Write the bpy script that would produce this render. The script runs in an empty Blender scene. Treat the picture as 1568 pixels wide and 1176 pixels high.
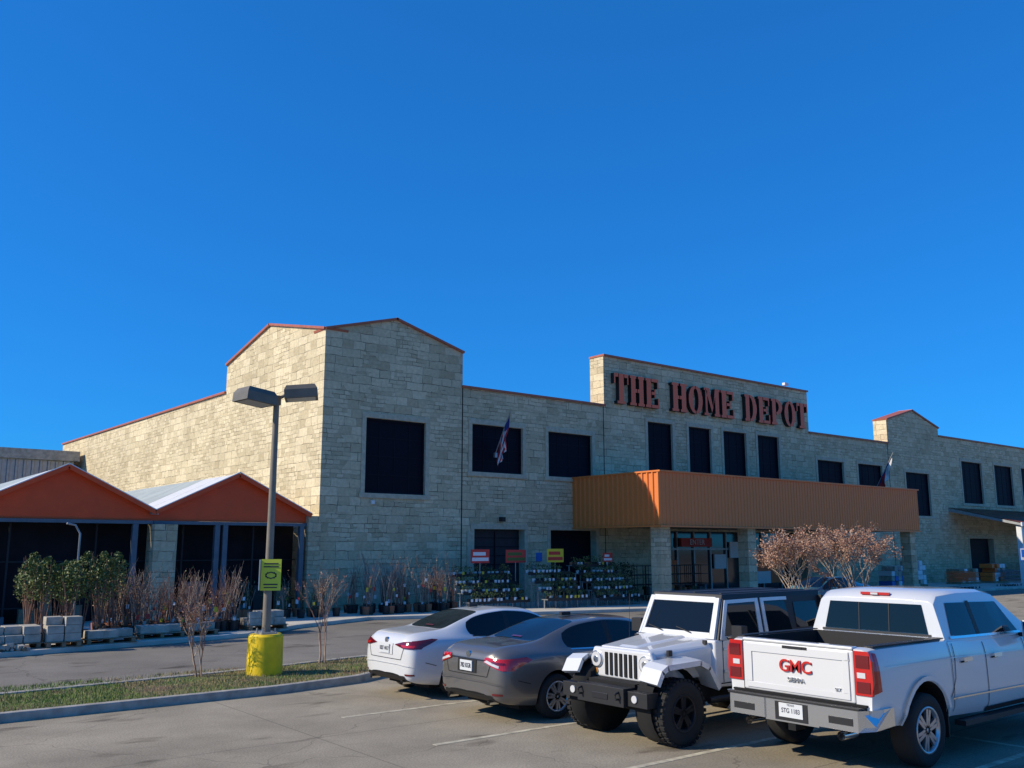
import bpy, bmesh, math, random
from mathutils import Vector, Matrix
from mathutils.bvhtree import BVHTree
random.seed(7)
sc=bpy.context.scene
COL=sc.collection
V=Vector
# ------------------------------------------------------------------ materials
def nt(name):
    m=bpy.data.materials.new(name); m.use_nodes=True
    n=m.node_tree; b=n.nodes["Principled BSDF"]; return m,n,b
def rgba(c): return (c[0],c[1],c[2],1)
def pm(name,col,rough=.6,metal=0,var=0,scale=4,bump=0,bscale=40,coat=0,spec=.5,col2=None):
    m,n,b=nt(name); b.inputs["Base Color"].default_value=rgba(col)
    b.inputs["Roughness"].default_value=rough; b.inputs["Metallic"].default_value=metal
    b.inputs["Specular IOR Level"].default_value=spec
    if coat: b.inputs["Coat Weight"].default_value=coat; b.inputs["Coat Roughness"].default_value=.04
    tc=n.nodes.new("ShaderNodeTexCoord")
    if var or col2:
        no=n.nodes.new("ShaderNodeTexNoise"); no.inputs["Scale"].default_value=scale; no.inputs["Detail"].default_value=6
        n.links.new(tc.outputs["Object"],no.inputs["Vector"])
        r=n.nodes.new("ShaderNodeValToRGB"); r.color_ramp.elements[0].position=.35; r.color_ramp.elements[1].position=.65
        c2=col2 or tuple(x*(1+var) for x in col)
        a=col if col2 else tuple(x*(1-var) for x in col)
        r.color_ramp.elements[0].color=rgba(a); r.color_ramp.elements[1].color=rgba(c2)
        n.links.new(no.outputs["Fac"],r.inputs["Fac"]); n.links.new(r.outputs["Color"],b.inputs["Base Color"])
    if bump:
        no=n.nodes.new("ShaderNodeTexNoise"); no.inputs["Scale"].default_value=bscale; no.inputs["Detail"].default_value=4
        n.links.new(tc.outputs["Object"],no.inputs["Vector"])
        bp=n.nodes.new("ShaderNodeBump"); bp.inputs["Strength"].default_value=bump; bp.inputs["Distance"].default_value=.02
        n.links.new(no.outputs["Fac"],bp.inputs["Height"]); n.links.new(bp.outputs["Normal"],b.inputs["Normal"])
    return m
def mathn(n,op,a,b=None):
    x=n.nodes.new("ShaderNodeMath"); x.operation=op
    for i,q in enumerate((a,b)):
        if q is None: continue
        if isinstance(q,(int,float)): x.inputs[i].default_value=q
        else: n.links.new(q,x.inputs[i])
    return x.outputs[0]
def mixc(n,fac,a,b,mode='MIX'):
    x=n.nodes.new("ShaderNodeMix"); x.data_type='RGBA'; x.blend_type=mode
    for idx,q in ((0,fac),(6,a),(7,b)):
        if isinstance(q,(int,float)): x.inputs[idx].default_value=q
        elif isinstance(q,tuple): x.inputs[idx].default_value=rgba(q)
        else: n.links.new(q,x.inputs[idx])
    return x.outputs[2]
def stone(name,side,k=1.0):
    m,n,b=nt(name); b.inputs["Roughness"].default_value=.9; b.inputs["Specular IOR Level"].default_value=.15
    tc=n.nodes.new("ShaderNodeTexCoord"); sp=n.nodes.new("ShaderNodeSeparateXYZ"); n.links.new(tc.outputs["Object"],sp.inputs[0])
    u=sp.outputs[1] if side else sp.outputs[0]
    if side=='both': u=mathn(n,'ADD',sp.outputs[0],sp.outputs[1])
    def comb(a,bb):
        c=n.nodes.new("ShaderNodeCombineXYZ"); n.links.new(a,c.inputs[0]); n.links.new(bb,c.inputs[1]); return c.outputs[0]
    vec=comb(u,sp.outputs[2])
    wn=n.nodes.new("ShaderNodeTexNoise"); wn.inputs["Scale"].default_value=1.7; n.links.new(vec,wn.inputs["Vector"])
    va=n.nodes.new("ShaderNodeVectorMath"); va.operation='MULTIPLY_ADD'; n.links.new(wn.outputs["Color"],va.inputs[0]); va.inputs[1].default_value=(.16,.11,0); n.links.new(vec,va.inputs[2])
    def brick(w,h,off,mort):
        q=n.nodes.new("ShaderNodeTexBrick"); n.links.new(va.outputs[0],q.inputs["Vector"])
        q.inputs["Scale"].default_value=1; q.inputs["Brick Width"].default_value=w; q.inputs["Row Height"].default_value=h
        q.inputs["Mortar Size"].default_value=mort; q.inputs["Mortar Smooth"].default_value=.3; q.offset=off; q.squash=.62; q.squash_frequency=3
        q.inputs["Color1"].default_value=(0,0,0,1); q.inputs["Color2"].default_value=(1,1,1,1); q.inputs["Mortar"].default_value=(.5,.5,.5,1)
        return q
    A=brick(.86,.36,.37,.013); B=brick(.50,.18,.45,.010)
    vn=n.nodes.new("ShaderNodeTexVoronoi"); vn.distance='CHEBYCHEV'; vn.inputs["Scale"].default_value=.9; n.links.new(vec,vn.inputs["Vector"])
    sx=n.nodes.new("ShaderNodeSeparateColor"); n.links.new(vn.outputs["Color"],sx.inputs[0])
    sel=mathn(n,'GREATER_THAN',sx.outputs[0],.55)
    tone=mixc(n,sel,A.outputs["Color"],B.outputs["Color"])
    fac=mixc(n,sel,A.outputs["Fac"],B.outputs["Fac"])
    ramp=n.nodes.new("ShaderNodeValToRGB"); e=ramp.color_ramp.elements
    e[0].color=(.50*k,.41*k,.255*k,1); e[1].color=(.70*k,.59*k,.39*k,1); ne=e.new(.5); ne.color=(.62*k,.52*k,.335*k,1)
    n.links.new(tone,ramp.inputs[0])
    n2=n.nodes.new("ShaderNodeTexNoise"); n2.inputs["Scale"].default_value=7; n2.inputs["Detail"].default_value=8; n2.inputs["Roughness"].default_value=.68; n.links.new(vec,n2.inputs["Vector"])
    r2=n.nodes.new("ShaderNodeMapRange"); r2.inputs[1].default_value=.3; r2.inputs[2].default_value=.7; r2.inputs[3].default_value=.8; r2.inputs[4].default_value=1.14; n.links.new(n2.outputs[0],r2.inputs[0])
    c=mixc(n,1.0,ramp.outputs[0],r2.outputs[0],'MULTIPLY')
    n4=n.nodes.new("ShaderNodeTexNoise"); n4.inputs["Scale"].default_value=.35; n4.inputs["Detail"].default_value=4; n.links.new(vec,n4.inputs["Vector"])
    r4=n.nodes.new("ShaderNodeMapRange"); r4.inputs[1].default_value=.3; r4.inputs[2].default_value=.7; r4.inputs[3].default_value=.88; r4.inputs[4].default_value=1.1; n.links.new(n4.outputs[0],r4.inputs[0])
    c=mixc(n,1.0,c,r4.outputs[0],'MULTIPLY')
    n3=n.nodes.new("ShaderNodeTexNoise"); n3.inputs["Scale"].default_value=1.3; n3.inputs["Detail"].default_value=6; n3.inputs["Roughness"].default_value=.7; n.links.new(vec,n3.inputs["Vector"])
    r3=n.nodes.new("ShaderNodeValToRGB"); r3.color_ramp.elements[0].position=.46; r3.color_ramp.elements[0].color=(.50*k,.43*k,.29*k,1); r3.color_ramp.elements[1].position=.58; r3.color_ramp.elements[1].color=(.14,.11,.07,1); n.links.new(n3.outputs[0],r3.inputs[0])
    c=mixc(n,fac,c,r3.outputs[0])
    n.links.new(c,b.inputs["Base Color"])
    h=mathn(n,'SUBTRACT',n2.outputs[0],mathn(n,'MULTIPLY',fac,.6))
    bp=n.nodes.new("ShaderNodeBump"); bp.inputs["Strength"].default_value=.8; bp.inputs["Distance"].default_value=.03; n.links.new(h,bp.inputs["Height"]); n.links.new(bp.outputs[0],b.inputs["Normal"])
    return m
M={}
M['stoneF']=stone("limestone_front",None,1.0); M['stoneS']=stone("limestone_side_sunlit",True,1.1); M['stoneB']=stone("limestone_pier",'both',.9)  # side copy of the same stone, colour lightened to add to its sunlit look
M['trim']=pm("stone_trim",(.50,.44,.31),.85,var=.12,scale=6,bump=.3)
M['cop']=pm("coping_metal",(.40,.11,.05),.5,var=.1)
M['win']=pm("dark_screen",(.006,.005,.012),.6,spec=.12)
M['winf']=pm("dark_frame",(.010,.009,.016),.6,spec=.15)
M['door']=pm("dark_door",(.02,.017,.024),.6,var=.2)
M['canopy']=pm("bronze_canopy_metal",(.72,.20,.04),.5); M['canopyd']=pm("canopy_soffit",(.25,.18,.12),.8)
M['red']=pm("letter_red",(.88,.15,.05),.5); M['blk']=pm("black_plastic",(.012,.012,.013),.55)
M['orange']=pm("orange_paint",(.80,.085,.012),.6,var=.06,scale=2)
M['orange2']=pm("orange_plastic",(.75,.14,.02),.5)
M['roofm']=pm("roof_sheet",(.42,.46,.42),.55,var=.1,scale=1)
M['whitem']=pm("white_metal",(.7,.7,.68),.5,var=.05)
M['mesh']=pm("dark_shade_cloth",(.006,.006,.009),.95,var=.4,scale=2)
M['steel']=pm("blue_grey_steel",(.10,.13,.16),.5,var=.1)
M['dsteel']=pm("dark_fence_steel",(.014,.014,.017),.6)
M['galv']=pm("galvanised",(.35,.36,.36),.45,metal=.5,var=.1)
M['pole']=pm("pole_bronze",(.20,.17,.13),.55,var=.15,scale=3)
M['lamph']=pm("lamp_head",(.13,.115,.09),.5,var=.1)
M['lens']=pm("lamp_lens",(.5,.5,.48),.3)
M['yellow']=pm("yellow_paint",(.86,.58,.005),.6,var=.12,scale=3,bump=.22)
M['signy']=pm("sign_yellow",(.62,.66,.05),.5); M['signback']=pm("sign_white",(.75,.75,.72),.5)
M['kerb']=pm("kerb_concrete",(.36,.33,.28),.9,var=.2,scale=5,bump=.3)
M['walk']=pm("sidewalk_concrete",(.52,.48,.40),.9,var=.14,scale=1.5,bump=.2)
M['block']=pm("concrete_block",(.42,.38,.31),.9,var=.2,scale=5,bump=.4)
M['wood']=pm("pallet_wood",(.26,.18,.11),.8,var=.25,scale=7)
M['pot']=pm("plant_pot",(.015,.015,.015),.5); M['potw']=pm("white_pot",(.6,.6,.56),.5); M['terra']=pm("terracotta_pot",(.33,.12,.06),.7)
M['bark']=pm("bark",(.20,.15,.11),.9,var=.25,scale=12); M['bark2']=pm("pale_bark",(.38,.30,.23),.9,var=.2,scale=12)
M['twig']=pm("twig",(.22,.12,.085),.9,var=.2,scale=12)
M['lg1']=pm("leaf_green",(.075,.12,.022),.6); M['lg2']=pm("leaf_olive",(.15,.17,.04),.6); M['lg3']=pm("leaf_dark",(.03,.058,.015),.6)
M['lb1']=pm("leaf_bronze",(.38,.20,.13),.7); M['lb2']=pm("leaf_tan",(.46,.30,.21),.7); M['lb3']=pm("leaf_red_brown",(.22,.085,.055),.7)
M['tagw']=pm("tag_white",(.75,.75,.75),.6); M['tagr']=pm("tag_red",(.55,.04,.03),.6); M['tagy']=pm("tag_yellow",(.7,.55,.03),.6)
M['blue']=pm("sign_blue",(.02,.14,.5),.5)
M['glassb']=pm("store_glass",(.015,.02,.03),.06,spec=.8)
M['white']=pm("car_paint_white",(.66,.66,.65),.28,coat=1); M['grey']=pm("car_paint_grey",(.17,.16,.15),.34,metal=.5,coat=1)
M['teal']=pm("car_paint_teal",(.03,.16,.22),.3,coat=1)
M['cglass']=pm("car_glass",(.006,.008,.009),.04,spec=.45); M['tyre']=pm("tyre_rubber",(.018,.017,.016),.85,bump=.3,bscale=60)
M['rim']=pm("alloy_rim",(.50,.50,.51),.28,metal=.8); M['rimd']=pm("dark_rim",(.06,.06,.065),.3,metal=.7)
M['chrome']=pm("chrome",(.78,.78,.78),.22,metal=1); M['tail']=pm("tail_lamp_red",(.50,.010,.008),.12,coat=1); M['taild']=pm("tail_lamp_dark",(.14,.004,.008),.12,coat=1)
M['lampw']=pm("lamp_clear",(.6,.6,.6),.1,coat=1); M['amber']=pm("lamp_amber",(.6,.2,.02),.2,coat=1)
M['under']=pm("underbody",(.006,.006,.006),.9); M['plate']=pm("plate_white",(.62,.64,.64),.45); M['ink']=pm("plate_ink",(.01,.01,.04),.6)
M['seam']=pm("panel_gap",(.012,.012,.012),.9); M['int']=pm("bed_liner",(.02,.02,.021),.8)
# ------------------------------------------------------------------ mesh builder
class MB:
    def __init__(s): s.v=[];s.f=[];s.m=[];s.mats=[];s.sm=[]
    def mi(s,mat):
        if isinstance(mat,str): mat=M[mat]
        if mat not in s.mats: s.mats.append(mat)
        return s.mats.index(mat)
    def face(s,pts,mat,smooth=False):
        k=len(s.v); s.v+= [tuple(p) for p in pts]; s.f.append(tuple(range(k,k+len(pts)))); s.m.append(s.mi(mat)); s.sm.append(smooth)
    def raw(s,vs,fs,mat,smooth=False):
        k=len(s.v); s.v+=[tuple(p) for p in vs]; i=s.mi(mat)
        for f in fs: s.f.append(tuple(k+q for q in f)); s.m.append(i); s.sm.append(smooth)
    def box(s,x0,x1,y0,y1,z0,z1,mat):
        vs=[(x,y,z) for z in (z0,z1) for y in (y0,y1) for x in (x0,x1)]
        s.raw(vs,[(0,2,3,1),(4,5,7,6),(0,1,5,4),(2,6,7,3),(0,4,6,2),(1,3,7,5)],mat)
    def obox(s,c,size,rot,mat):
        h=[q/2 for q in size]; vs=[V(c)+rot@V((x*h[0],y*h[1],z*h[2])) for z in (-1,1) for y in (-1,1) for x in (-1,1)]
        s.raw(vs,[(0,2,3,1),(4,5,7,6),(0,1,5,4),(2,6,7,3),(0,4,6,2),(1,3,7,5)],mat)
    def prism(s,pts,vec,mat,side=None,back=True):
        n=len(pts); a=[V(p) for p in pts]; b=[p+V(vec) for p in a]
        s.face(a[::-1],mat)
        if back: s.face(b,side or mat)
        for i in range(n): s.face([a[i],a[(i+1)%n],b[(i+1)%n],b[i]],side or mat)
    def tube(s,pts,rad,n,mat,cap=True,smooth=True):
        pts=[V(p) for p in pts]
        if not isinstance(rad,(list,tuple)): rad=[rad]*len(pts)
        vs=[];fs=[]
        for i,p in enumerate(pts):
            d=(pts[min(i+1,len(pts)-1)]-pts[max(i-1,0)]).normalized()
            a=d.cross(V((0,0,1)) if abs(d.z)<.95 else V((1,0,0))).normalized(); b=d.cross(a)
            for k in range(n):
                t=2*math.pi*k/n; vs.append(p+(a*math.cos(t)+b*math.sin(t))*rad[i])
        for i in range(len(pts)-1):
            for k in range(n): fs.append((i*n+k,i*n+(k+1)%n,(i+1)*n+(k+1)%n,(i+1)*n+k))
        s.raw(vs,fs,mat,smooth)
        if cap: s.face([vs[k] for k in range(n)],mat); s.face([vs[len(vs)-n+k] for k in range(n)],mat)
    def lathey(s,c,prof,n,mat,smooth=True):
        vs=[];fs=[]
        for r,o in prof:
            for k in range(n):
                t=2*math.pi*k/n; vs.append((c[0]+r*math.cos(t),c[1]+o,c[2]+r*math.sin(t)))
        for i in range(len(prof)-1):
            for k in range(n): fs.append((i*n+k,i*n+(k+1)%n,(i+1)*n+(k+1)%n,(i+1)*n+k))
        s.raw(vs,fs,mat,smooth)
    def build(s,name,parent=None,loc=(0,0,0),rz=0,bevel=0,recalc=True,seg=2):
        me=bpy.data.meshes.new(name); me.from_pydata(s.v,[],s.f)
        for m in s.mats: me.materials.append(m)
        me.polygons.foreach_set("material_index",s.m); me.polygons.foreach_set("use_smooth",s.sm)
        if recalc:
            bm=bmesh.new(); bm.from_mesh(me)
            if bevel: bmesh.ops.remove_doubles(bm,verts=bm.verts,dist=1e-5)
            bmesh.ops.recalc_face_normals(bm,faces=bm.faces); bm.to_mesh(me); bm.free()
        me.update()
        o=bpy.data.objects.new(name,me); COL.objects.link(o); o.location=loc; o.rotation_euler=(0,0,rz)
        if parent: o.parent=parent
        if bevel:
            b=o.modifiers.new("b","BEVEL"); b.width=bevel; b.segments=seg; b.limit_method='ANGLE'; b.angle_limit=math.radians(35)
        return o
def empty(name,loc=(0,0,0),rz=0):
    e=bpy.data.objects.new(name,None); COL.objects.link(e); e.location=loc; e.rotation_euler=(0,0,rz); return e
def text(body,size,loc,rot,mat,parent,name,ext=.01,align='CENTER',off=0):
    cu=bpy.data.curves.new(name,"FONT"); cu.body=body; cu.size=size; cu.extrude=ext; cu.align_x=align; cu.align_y='CENTER'; cu.offset=off
    cu.materials.append(M[mat]); o=bpy.data.objects.new(name,cu); COL.objects.link(o); o.location=loc; o.rotation_euler=rot; o.parent=parent; return o
# ------------------------------------------------------------------ ground
def asphalt(name,c1,c2,crack=True,joint=0):
    m,n,b=nt(name); b.inputs["Roughness"].default_value=.9; b.inputs["Specular IOR Level"].default_value=.25
    tc=n.nodes.new("ShaderNodeTexCoord"); o=tc.outputs["Object"]
    a=n.nodes.new("ShaderNodeTexNoise"); a.inputs["Scale"].default_value=.45; a.inputs["Detail"].default_value=9; a.inputs["Roughness"].default_value=.62; n.links.new(o,a.inputs["Vector"])
    r=n.nodes.new("ShaderNodeValToRGB"); r.color_ramp.elements[0].position=.36; r.color_ramp.elements[0].color=rgba(c1); r.color_ramp.elements[1].position=.64; r.color_ramp.elements[1].color=rgba(c2); n.links.new(a.outputs[0],r.inputs[0])
    s=n.nodes.new("ShaderNodeTexNoise"); s.inputs["Scale"].default_value=38; s.inputs["Detail"].default_value=3; n.links.new(o,s.inputs["Vector"])
    mr=n.nodes.new("ShaderNodeMapRange"); mr.inputs[1].default_value=.3; mr.inputs[2].default_value=.7; mr.inputs[3].default_value=.78; mr.inputs[4].default_value=1.2; n.links.new(s.outputs[0],mr.inputs[0])
    c=mixc(n,1.0,r.outputs[0],mr.outputs[0],'MULTIPLY')
    st=n.nodes.new("ShaderNodeTexNoise"); st.inputs["Scale"].default_value=.8; st.inputs["Detail"].default_value=3; mp=n.nodes.new("ShaderNodeMapping"); mp.inputs["Scale"].default_value=(.7,1.6,1); mp.inputs["Location"].default_value=(7,3,0); n.links.new(o,mp.inputs[0]); n.links.new(mp.outputs[0],st.inputs["Vector"])
    sr=n.nodes.new("ShaderNodeValToRGB"); sr.color_ramp.elements[0].position=.60; sr.color_ramp.elements[0].color=(1,1,1,1); sr.color_ramp.elements[1].position=.70; sr.color_ramp.elements[1].color=(.42,.40,.38,1); n.links.new(st.outputs[0],sr.inputs[0])
    c=mixc(n,1.0,c,sr.outputs[0],'MULTIPLY')
    if crack:
        wv=n.nodes.new("ShaderNodeTexNoise"); wv.inputs["Scale"].default_value=1.5; n.links.new(o,wv.inputs["Vector"])
        va=n.nodes.new("ShaderNodeVectorMath"); va.operation='MULTIPLY_ADD'; va.inputs[1].default_value=(.8,.8,0); n.links.new(wv.outputs["Color"],va.inputs[0]); n.links.new(o,va.inputs[2])
        vo=n.nodes.new("ShaderNodeTexVoronoi"); vo.feature='DISTANCE_TO_EDGE'; vo.inputs["Scale"].default_value=.28; n.links.new(va.outputs[0],vo.inputs["Vector"])
        k=mathn(n,'LESS_THAN',vo.outputs["Distance"],.0025)
        c=mixc(n,mathn(n,'MULTIPLY',k,.4),c,(.08,.07,.05))
    if joint:
        bk=n.nodes.new("ShaderNodeTexBrick"); bk.inputs["Scale"].default_value=1; bk.inputs["Brick Width"].default_value=joint; bk.inputs["Row Height"].default_value=joint; bk.offset=0; bk.inputs["Mortar Size"].default_value=.012; n.links.new(o,bk.inputs["Vector"])
        c=mixc(n,mathn(n,'MULTIPLY',bk.outputs["Fac"],.45),c,(.07,.06,.05))
    n.links.new(c,b.inputs["Base Color"])
    bp=n.nodes.new("ShaderNodeBump"); bp.inputs["Strength"].default_value=.5; bp.inputs["Distance"].default_value=.012; n.links.new(s.outputs[0],bp.inputs["Height"]); n.links.new(bp.outputs[0],b.inputs["Normal"])
    return m
M['lot']=asphalt("parking_lot_surface",(.25,.215,.155),(.38,.325,.235),True,5.3)
M['road']=asphalt("road_surface",(.18,.16,.13),(.245,.22,.18),True)
M['earth']=pm("earth",(.16,.14,.09),.95,var=.3,scale=.05)
M['line']=pm("faded_line_paint",(.60,.54,.38),.85,col2=(.36,.31,.22),scale=6)
def grassm():
    m,n,b=nt("island_grass"); b.inputs["Roughness"].default_value=.95
    tc=n.nodes.new("ShaderNodeTexCoord"); a=n.nodes.new("ShaderNodeTexNoise"); a.inputs["Scale"].default_value=1.2; a.inputs["Detail"].default_value=9; a.inputs["Roughness"].default_value=.7; n.links.new(tc.outputs["Object"],a.inputs["Vector"])
    r=n.nodes.new("ShaderNodeValToRGB"); e=r.color_ramp.elements; e[0].position=.38; e[0].color=(.10,.15,.02,1); e[1].position=.62; e[1].color=(.20,.13,.07,1); q=e.new(.5); q.color=(.17,.16,.05,1); n.links.new(a.outputs[0],r.inputs[0]); n.links.new(r.outputs[0],b.inputs["Base Color"])
    s=n.nodes.new("ShaderNodeTexNoise"); s.inputs["Scale"].default_value=30; n.links.new(tc.outputs["Object"],s.inputs["Vector"])
    bp=n.nodes.new("ShaderNodeBump"); bp.inputs["Distance"].default_value=.05; n.links.new(s.outputs[0],bp.inputs["Height"]); n.links.new(bp.outputs[0],b.inputs["Normal"]); return m
M['grass']=grassm()
M['gb1']=pm("grass_blade_green",(.13,.22,.03),.7); M['gb2']=pm("grass_blade_dry",(.34,.26,.12),.8)
g=MB(); g.face([(-1500,-1500,-.008),(1500,-1500,-.008),(1500,1500,-.008),(-1500,1500,-.008)],'earth'); g.build("ground")
g=MB(); g.face([(-70,-60,0),(120,-60,0),(120,-2,0),(-70,-2,0)],'lot'); g.build("parking_lot")
g=MB(); g.face([(-70,-15.2,.004),(-6,-14.4,.004),(0,-9.6,.004),(110,-9.4,.004),(110,-2,.004),(-70,-2,.004)],'road'); g.build("road")
sw=[(-70,-8.3),(-12.3,-8.1),(-5.6,-6.9),(-3.2,-5.1),(.3,-3.6),(12,-6.6),(14,-7.1),(110,-7.1),(110,1),(-70,1)]
g=MB(); g.prism([(x,y,.13) for x,y in sw],(0,0,-.13),'walk'); g.build("sidewalk",bevel=.02)
isl=[(-60,-17.35),(-9.4,-17.25),(-7.6,-16.95),(-6.9,-16.6),(-5.6,-14.9),(-5.4,-14.3),(-5.8,-13.95),(-8.9,-14.55),(-13.4,-14.95),(-60,-14.95)]
def inset(p,d):
    out=[]; n=len(p)
    for i in range(n):
        a,b,c=V(p[i-1]),V(p[i]),V(p[(i+1)%n]); d1=(b-a).normalized(); d2=(c-b).normalized(); n1=V((-d1.y,d1.x)); n2=V((-d2.y,d2.x)); q=(n1+n2).normalized(); q/=max(.4,q.dot(n1)); out.append(tuple(b+q*d))
    return out
ii=inset(isl,.16); g=MB(); n=len(isl)
for i in range(n):
    j=(i+1)%n; a,b,c,d=isl[i],isl[j],ii[j],ii[i]
    g.face([(*a,0),(*b,0),(*b,.14),(*a,.14)],'kerb'); g.face([(*a,.14),(*b,.14),(*c,.14),(*d,.14)],'kerb'); g.face([(*d,.14),(*c,.14),(*c,.08),(*d,.08)],'kerb')
g.build("island_kerb",bevel=.02)
g=MB(); g.face([(x,y,.115) for x,y in ii],'grass'); g.build("grass_island")
g=MB()
for i in range(17000):
    x=random.uniform(-15,-5.9); y=random.uniform(-17.1,-14.2)
    if x>-9 and (y<-17.1+(x+9)*.15 or y>-14.9+(x+9)*.28+.25): continue
    if x>-6.9 and y<-16.5+(x+6.9)*1.6: continue
    dens=.5+.5*math.sin(x*1.9+math.sin(y*3)*1.5)
    green=(x<-11.6 or random.random()<.15)
    if random.random()>.35+.65*dens and not green: continue
    h=random.uniform(.03,.075); a=random.uniform(0,6.28); w=.007; lx,ly=random.uniform(-.03,.03),random.uniform(-.03,.03)
    g.face([(x-w*math.cos(a),y-w*math.sin(a),.11),(x+w*math.cos(a),y+w*math.sin(a),.11),(x+lx,y+ly,.11+h)],random.choice(['gb1','gb1','lg2'] if green else ['gb2','lg2','wood','gb2']))
g.build("grass",recalc=False)
g=MB()
for y in (-20.05,-22.6,-25.15,-27.75,-30.4):
    g.box(-9.6,-3.6,y-.05,y+.05,.001,.004,'line')
g.box(-3.65,-3.55,-33,-17.5,.001,.004,'line')
for y in (-19.5,-22.1,-24.7,-27.3): g.box(-21,-15.2,y-.05,y+.05,.001,.004,'line')
for k in range(8): g.box(3,8,-19-2.65*k-.05,-19-2.65*k+.05,.001,.004,'line')
g.build("parking_line_markings")
# ------------------------------------------------------------------ store
store=empty("home_improvement_store")
prof=[(0,11.4),(3.35,12.3),(6.9,11.3),(6.9,9.72),(15.8,9.72),(15.8,12.35),(33.85,12.35),(33.85,9.72),(43.3,9.72),(43.3,11.4),(46.9,12.35),(50.6,11.35),(50.6,10.75),(100,10.75)]
wins=[(2,4.95,4.8,7.93),(7.45,10.4,5.95,8.12),(12,14.9,5.95,8.12)]+[(a,b,5.95,9.2) for a,b in ((19,20.95),(22.3,24.2),(25.3,27.4),(28.5,30.6))]+[(34.6,37.55,5.95,8.08),(39.3,42.3,5.95,8.1),(45.4,48.7,4.8,7.85),(53.8,57.1,5.9,9.1),(59.3,62.5,5.9,9.1),(64.2,67.4,5.9,9.1),(69.3,72.4,5.9,9.1)]
drs=[(7.6,10.5,.13,3.4),(12.1,15.1,.13,3.4),(2.1,4.0,.13,1.95),(54.1,58,.13,3.25),(20.6,33,.13,3.45)]
def topz(x0,x1):
    m=(x0+x1)/2
    for (a,za),(b,zb) in zip(prof,prof[1:]):
        if a<=m<=b and b>a: f=lambda x:za+(zb-za)*(x-a)/(b-a); return f(x0),f(x1)
g=MB(); ops=wins+drs
bx=sorted(set([p[0] for p in prof]+[o[0] for o in ops]+[o[1] for o in ops]))
for x0,x1 in zip(bx,bx[1:]):
    zl,zr=topz(x0,x1); h=sorted([o for o in ops if o[0]<=x0+1e-6 and o[1]>=x1-1e-6],key=lambda o:o[2]); z=0
    for o in h:
        if o[2]>z+.001: g.face([(x0,0,z),(x1,0,z),(x1,0,o[2]),(x0,0,o[2])],'stoneF')
        z=o[3]
    g.face([(x0,0,z),(x1,0,z),(x1,0,zr),(x0,0,zl)],'stoneF')
    g.face([(x0,1,8),(x1,1,8),(x1,1,zr),(x0,1,zl)],'stoneF')
    g.face([(x0,0,zl),(x1,0,zr),(x1,1,zr),(x0,1,zl)],'trim')
for (a,za),(b,zb) in zip(prof,prof[1:]):
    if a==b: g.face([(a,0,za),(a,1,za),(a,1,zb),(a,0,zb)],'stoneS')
for i,(a,b,z0,z1) in enumerate(ops):
    d=.22 if i<len(wins) else .5
    if i==len(ops)-1: d=1.2
    if i==len(ops)-3: d=.08
    for q in ([(a,0,z0),(a,d,z0),(a,d,z1),(a,0,z1)],[(b,0,z0),(b,d,z0),(b,d,z1),(b,0,z1)],[(a,0,z0),(b,0,z0),(b,d,z0),(a,d,z0)],[(a,0,z1),(b,0,z1),(b,d,z1),(a,d,z1)]): g.face(q,'trim')
g.build("front_wall",store,recalc=False)
sp=[(0,11.4),(5.5,12.6),(10.5,11.5),(10.5,10.1),(43.4,10.4)]; g=MB()
for (a,za),(b,zb) in zip(sp,sp[1:]):
    if b>a:
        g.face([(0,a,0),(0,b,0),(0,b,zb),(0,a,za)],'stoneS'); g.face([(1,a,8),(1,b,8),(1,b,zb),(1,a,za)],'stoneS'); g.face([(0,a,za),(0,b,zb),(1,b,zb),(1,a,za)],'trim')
    else: g.face([(0,a,za),(1,a,za),(1,a,zb),(0,a,zb)],'stoneF')
g.face([(0,43.4,0),(100,43.4,0),(100,43.4,10.3),(0,43.4,10.3)],'stoneF'); g.face([(100,0,0),(100,43.4,0),(100,43.4,10.3),(100,0,10.3)],'stoneF')
g.build("side_wall",store,recalc=False)
g=MB(); g.face([(.5,.5,9.2),(99.5,.5,9.2),(99.5,43,9.2),(.5,43,9.2)],'roofm'); g.build("roof",store)
g=MB()
for (a,za),(b,zb) in zip(prof,prof[1:]):
    if b>a:
        ang=math.atan2(zb-za,b-a); L=math.hypot(b-a,zb-za)
        g.obox(((a+b)/2,.46,(za+zb)/2+.05),(L+.08,1.12,.10),Matrix.Rotation(-ang,3,'Y'),'cop')
for (a,za),(b,zb) in zip(sp,sp[1:]):
    if b>a:
        ang=math.atan2(zb-za,b-a); L=math.hypot(b-a,zb-za)
        g.obox((.46,(a+b)/2,(za+zb)/2+.053),(1.13,L+.07,.10),Matrix.Rotation(ang,3,'X'),'cop')
g.build("coping",store)
g=MB()
for i,(a,b,z0,z1) in enumerate(wins):
    g.box(a+.003,b-.003,.16,.2,z0+.003,z1-.003,'win')
    w=.08
    for q in ((a,a+w,z0,z1),(b-w,b,z0,z1)): g.box(q[0]+.004,q[1]-.004,.10,.157,q[2]+.004,q[3]-.004,'winf')
    for q in ((a+w,b-w,z0,z0+w),(a+w,b-w,z1-w,z1)): g.box(q[0],q[1],.10,.157,q[2]+.004,q[3]-.004,'winf')
    nx=max(2,int(round((b-a)/.75)))
    for k in range(1,nx): x=a+(b-a)*k/nx; g.box(x-.015,x+.015,.145,.157,z0+w,z1-w,'winf')
    for k in range(1,4): z=z0+(z1-z0)*k/4; g.box(a+w,b-w,.147,.157,z-.012,z+.012,'winf')
g.build("windows",store)
g=MB()
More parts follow.
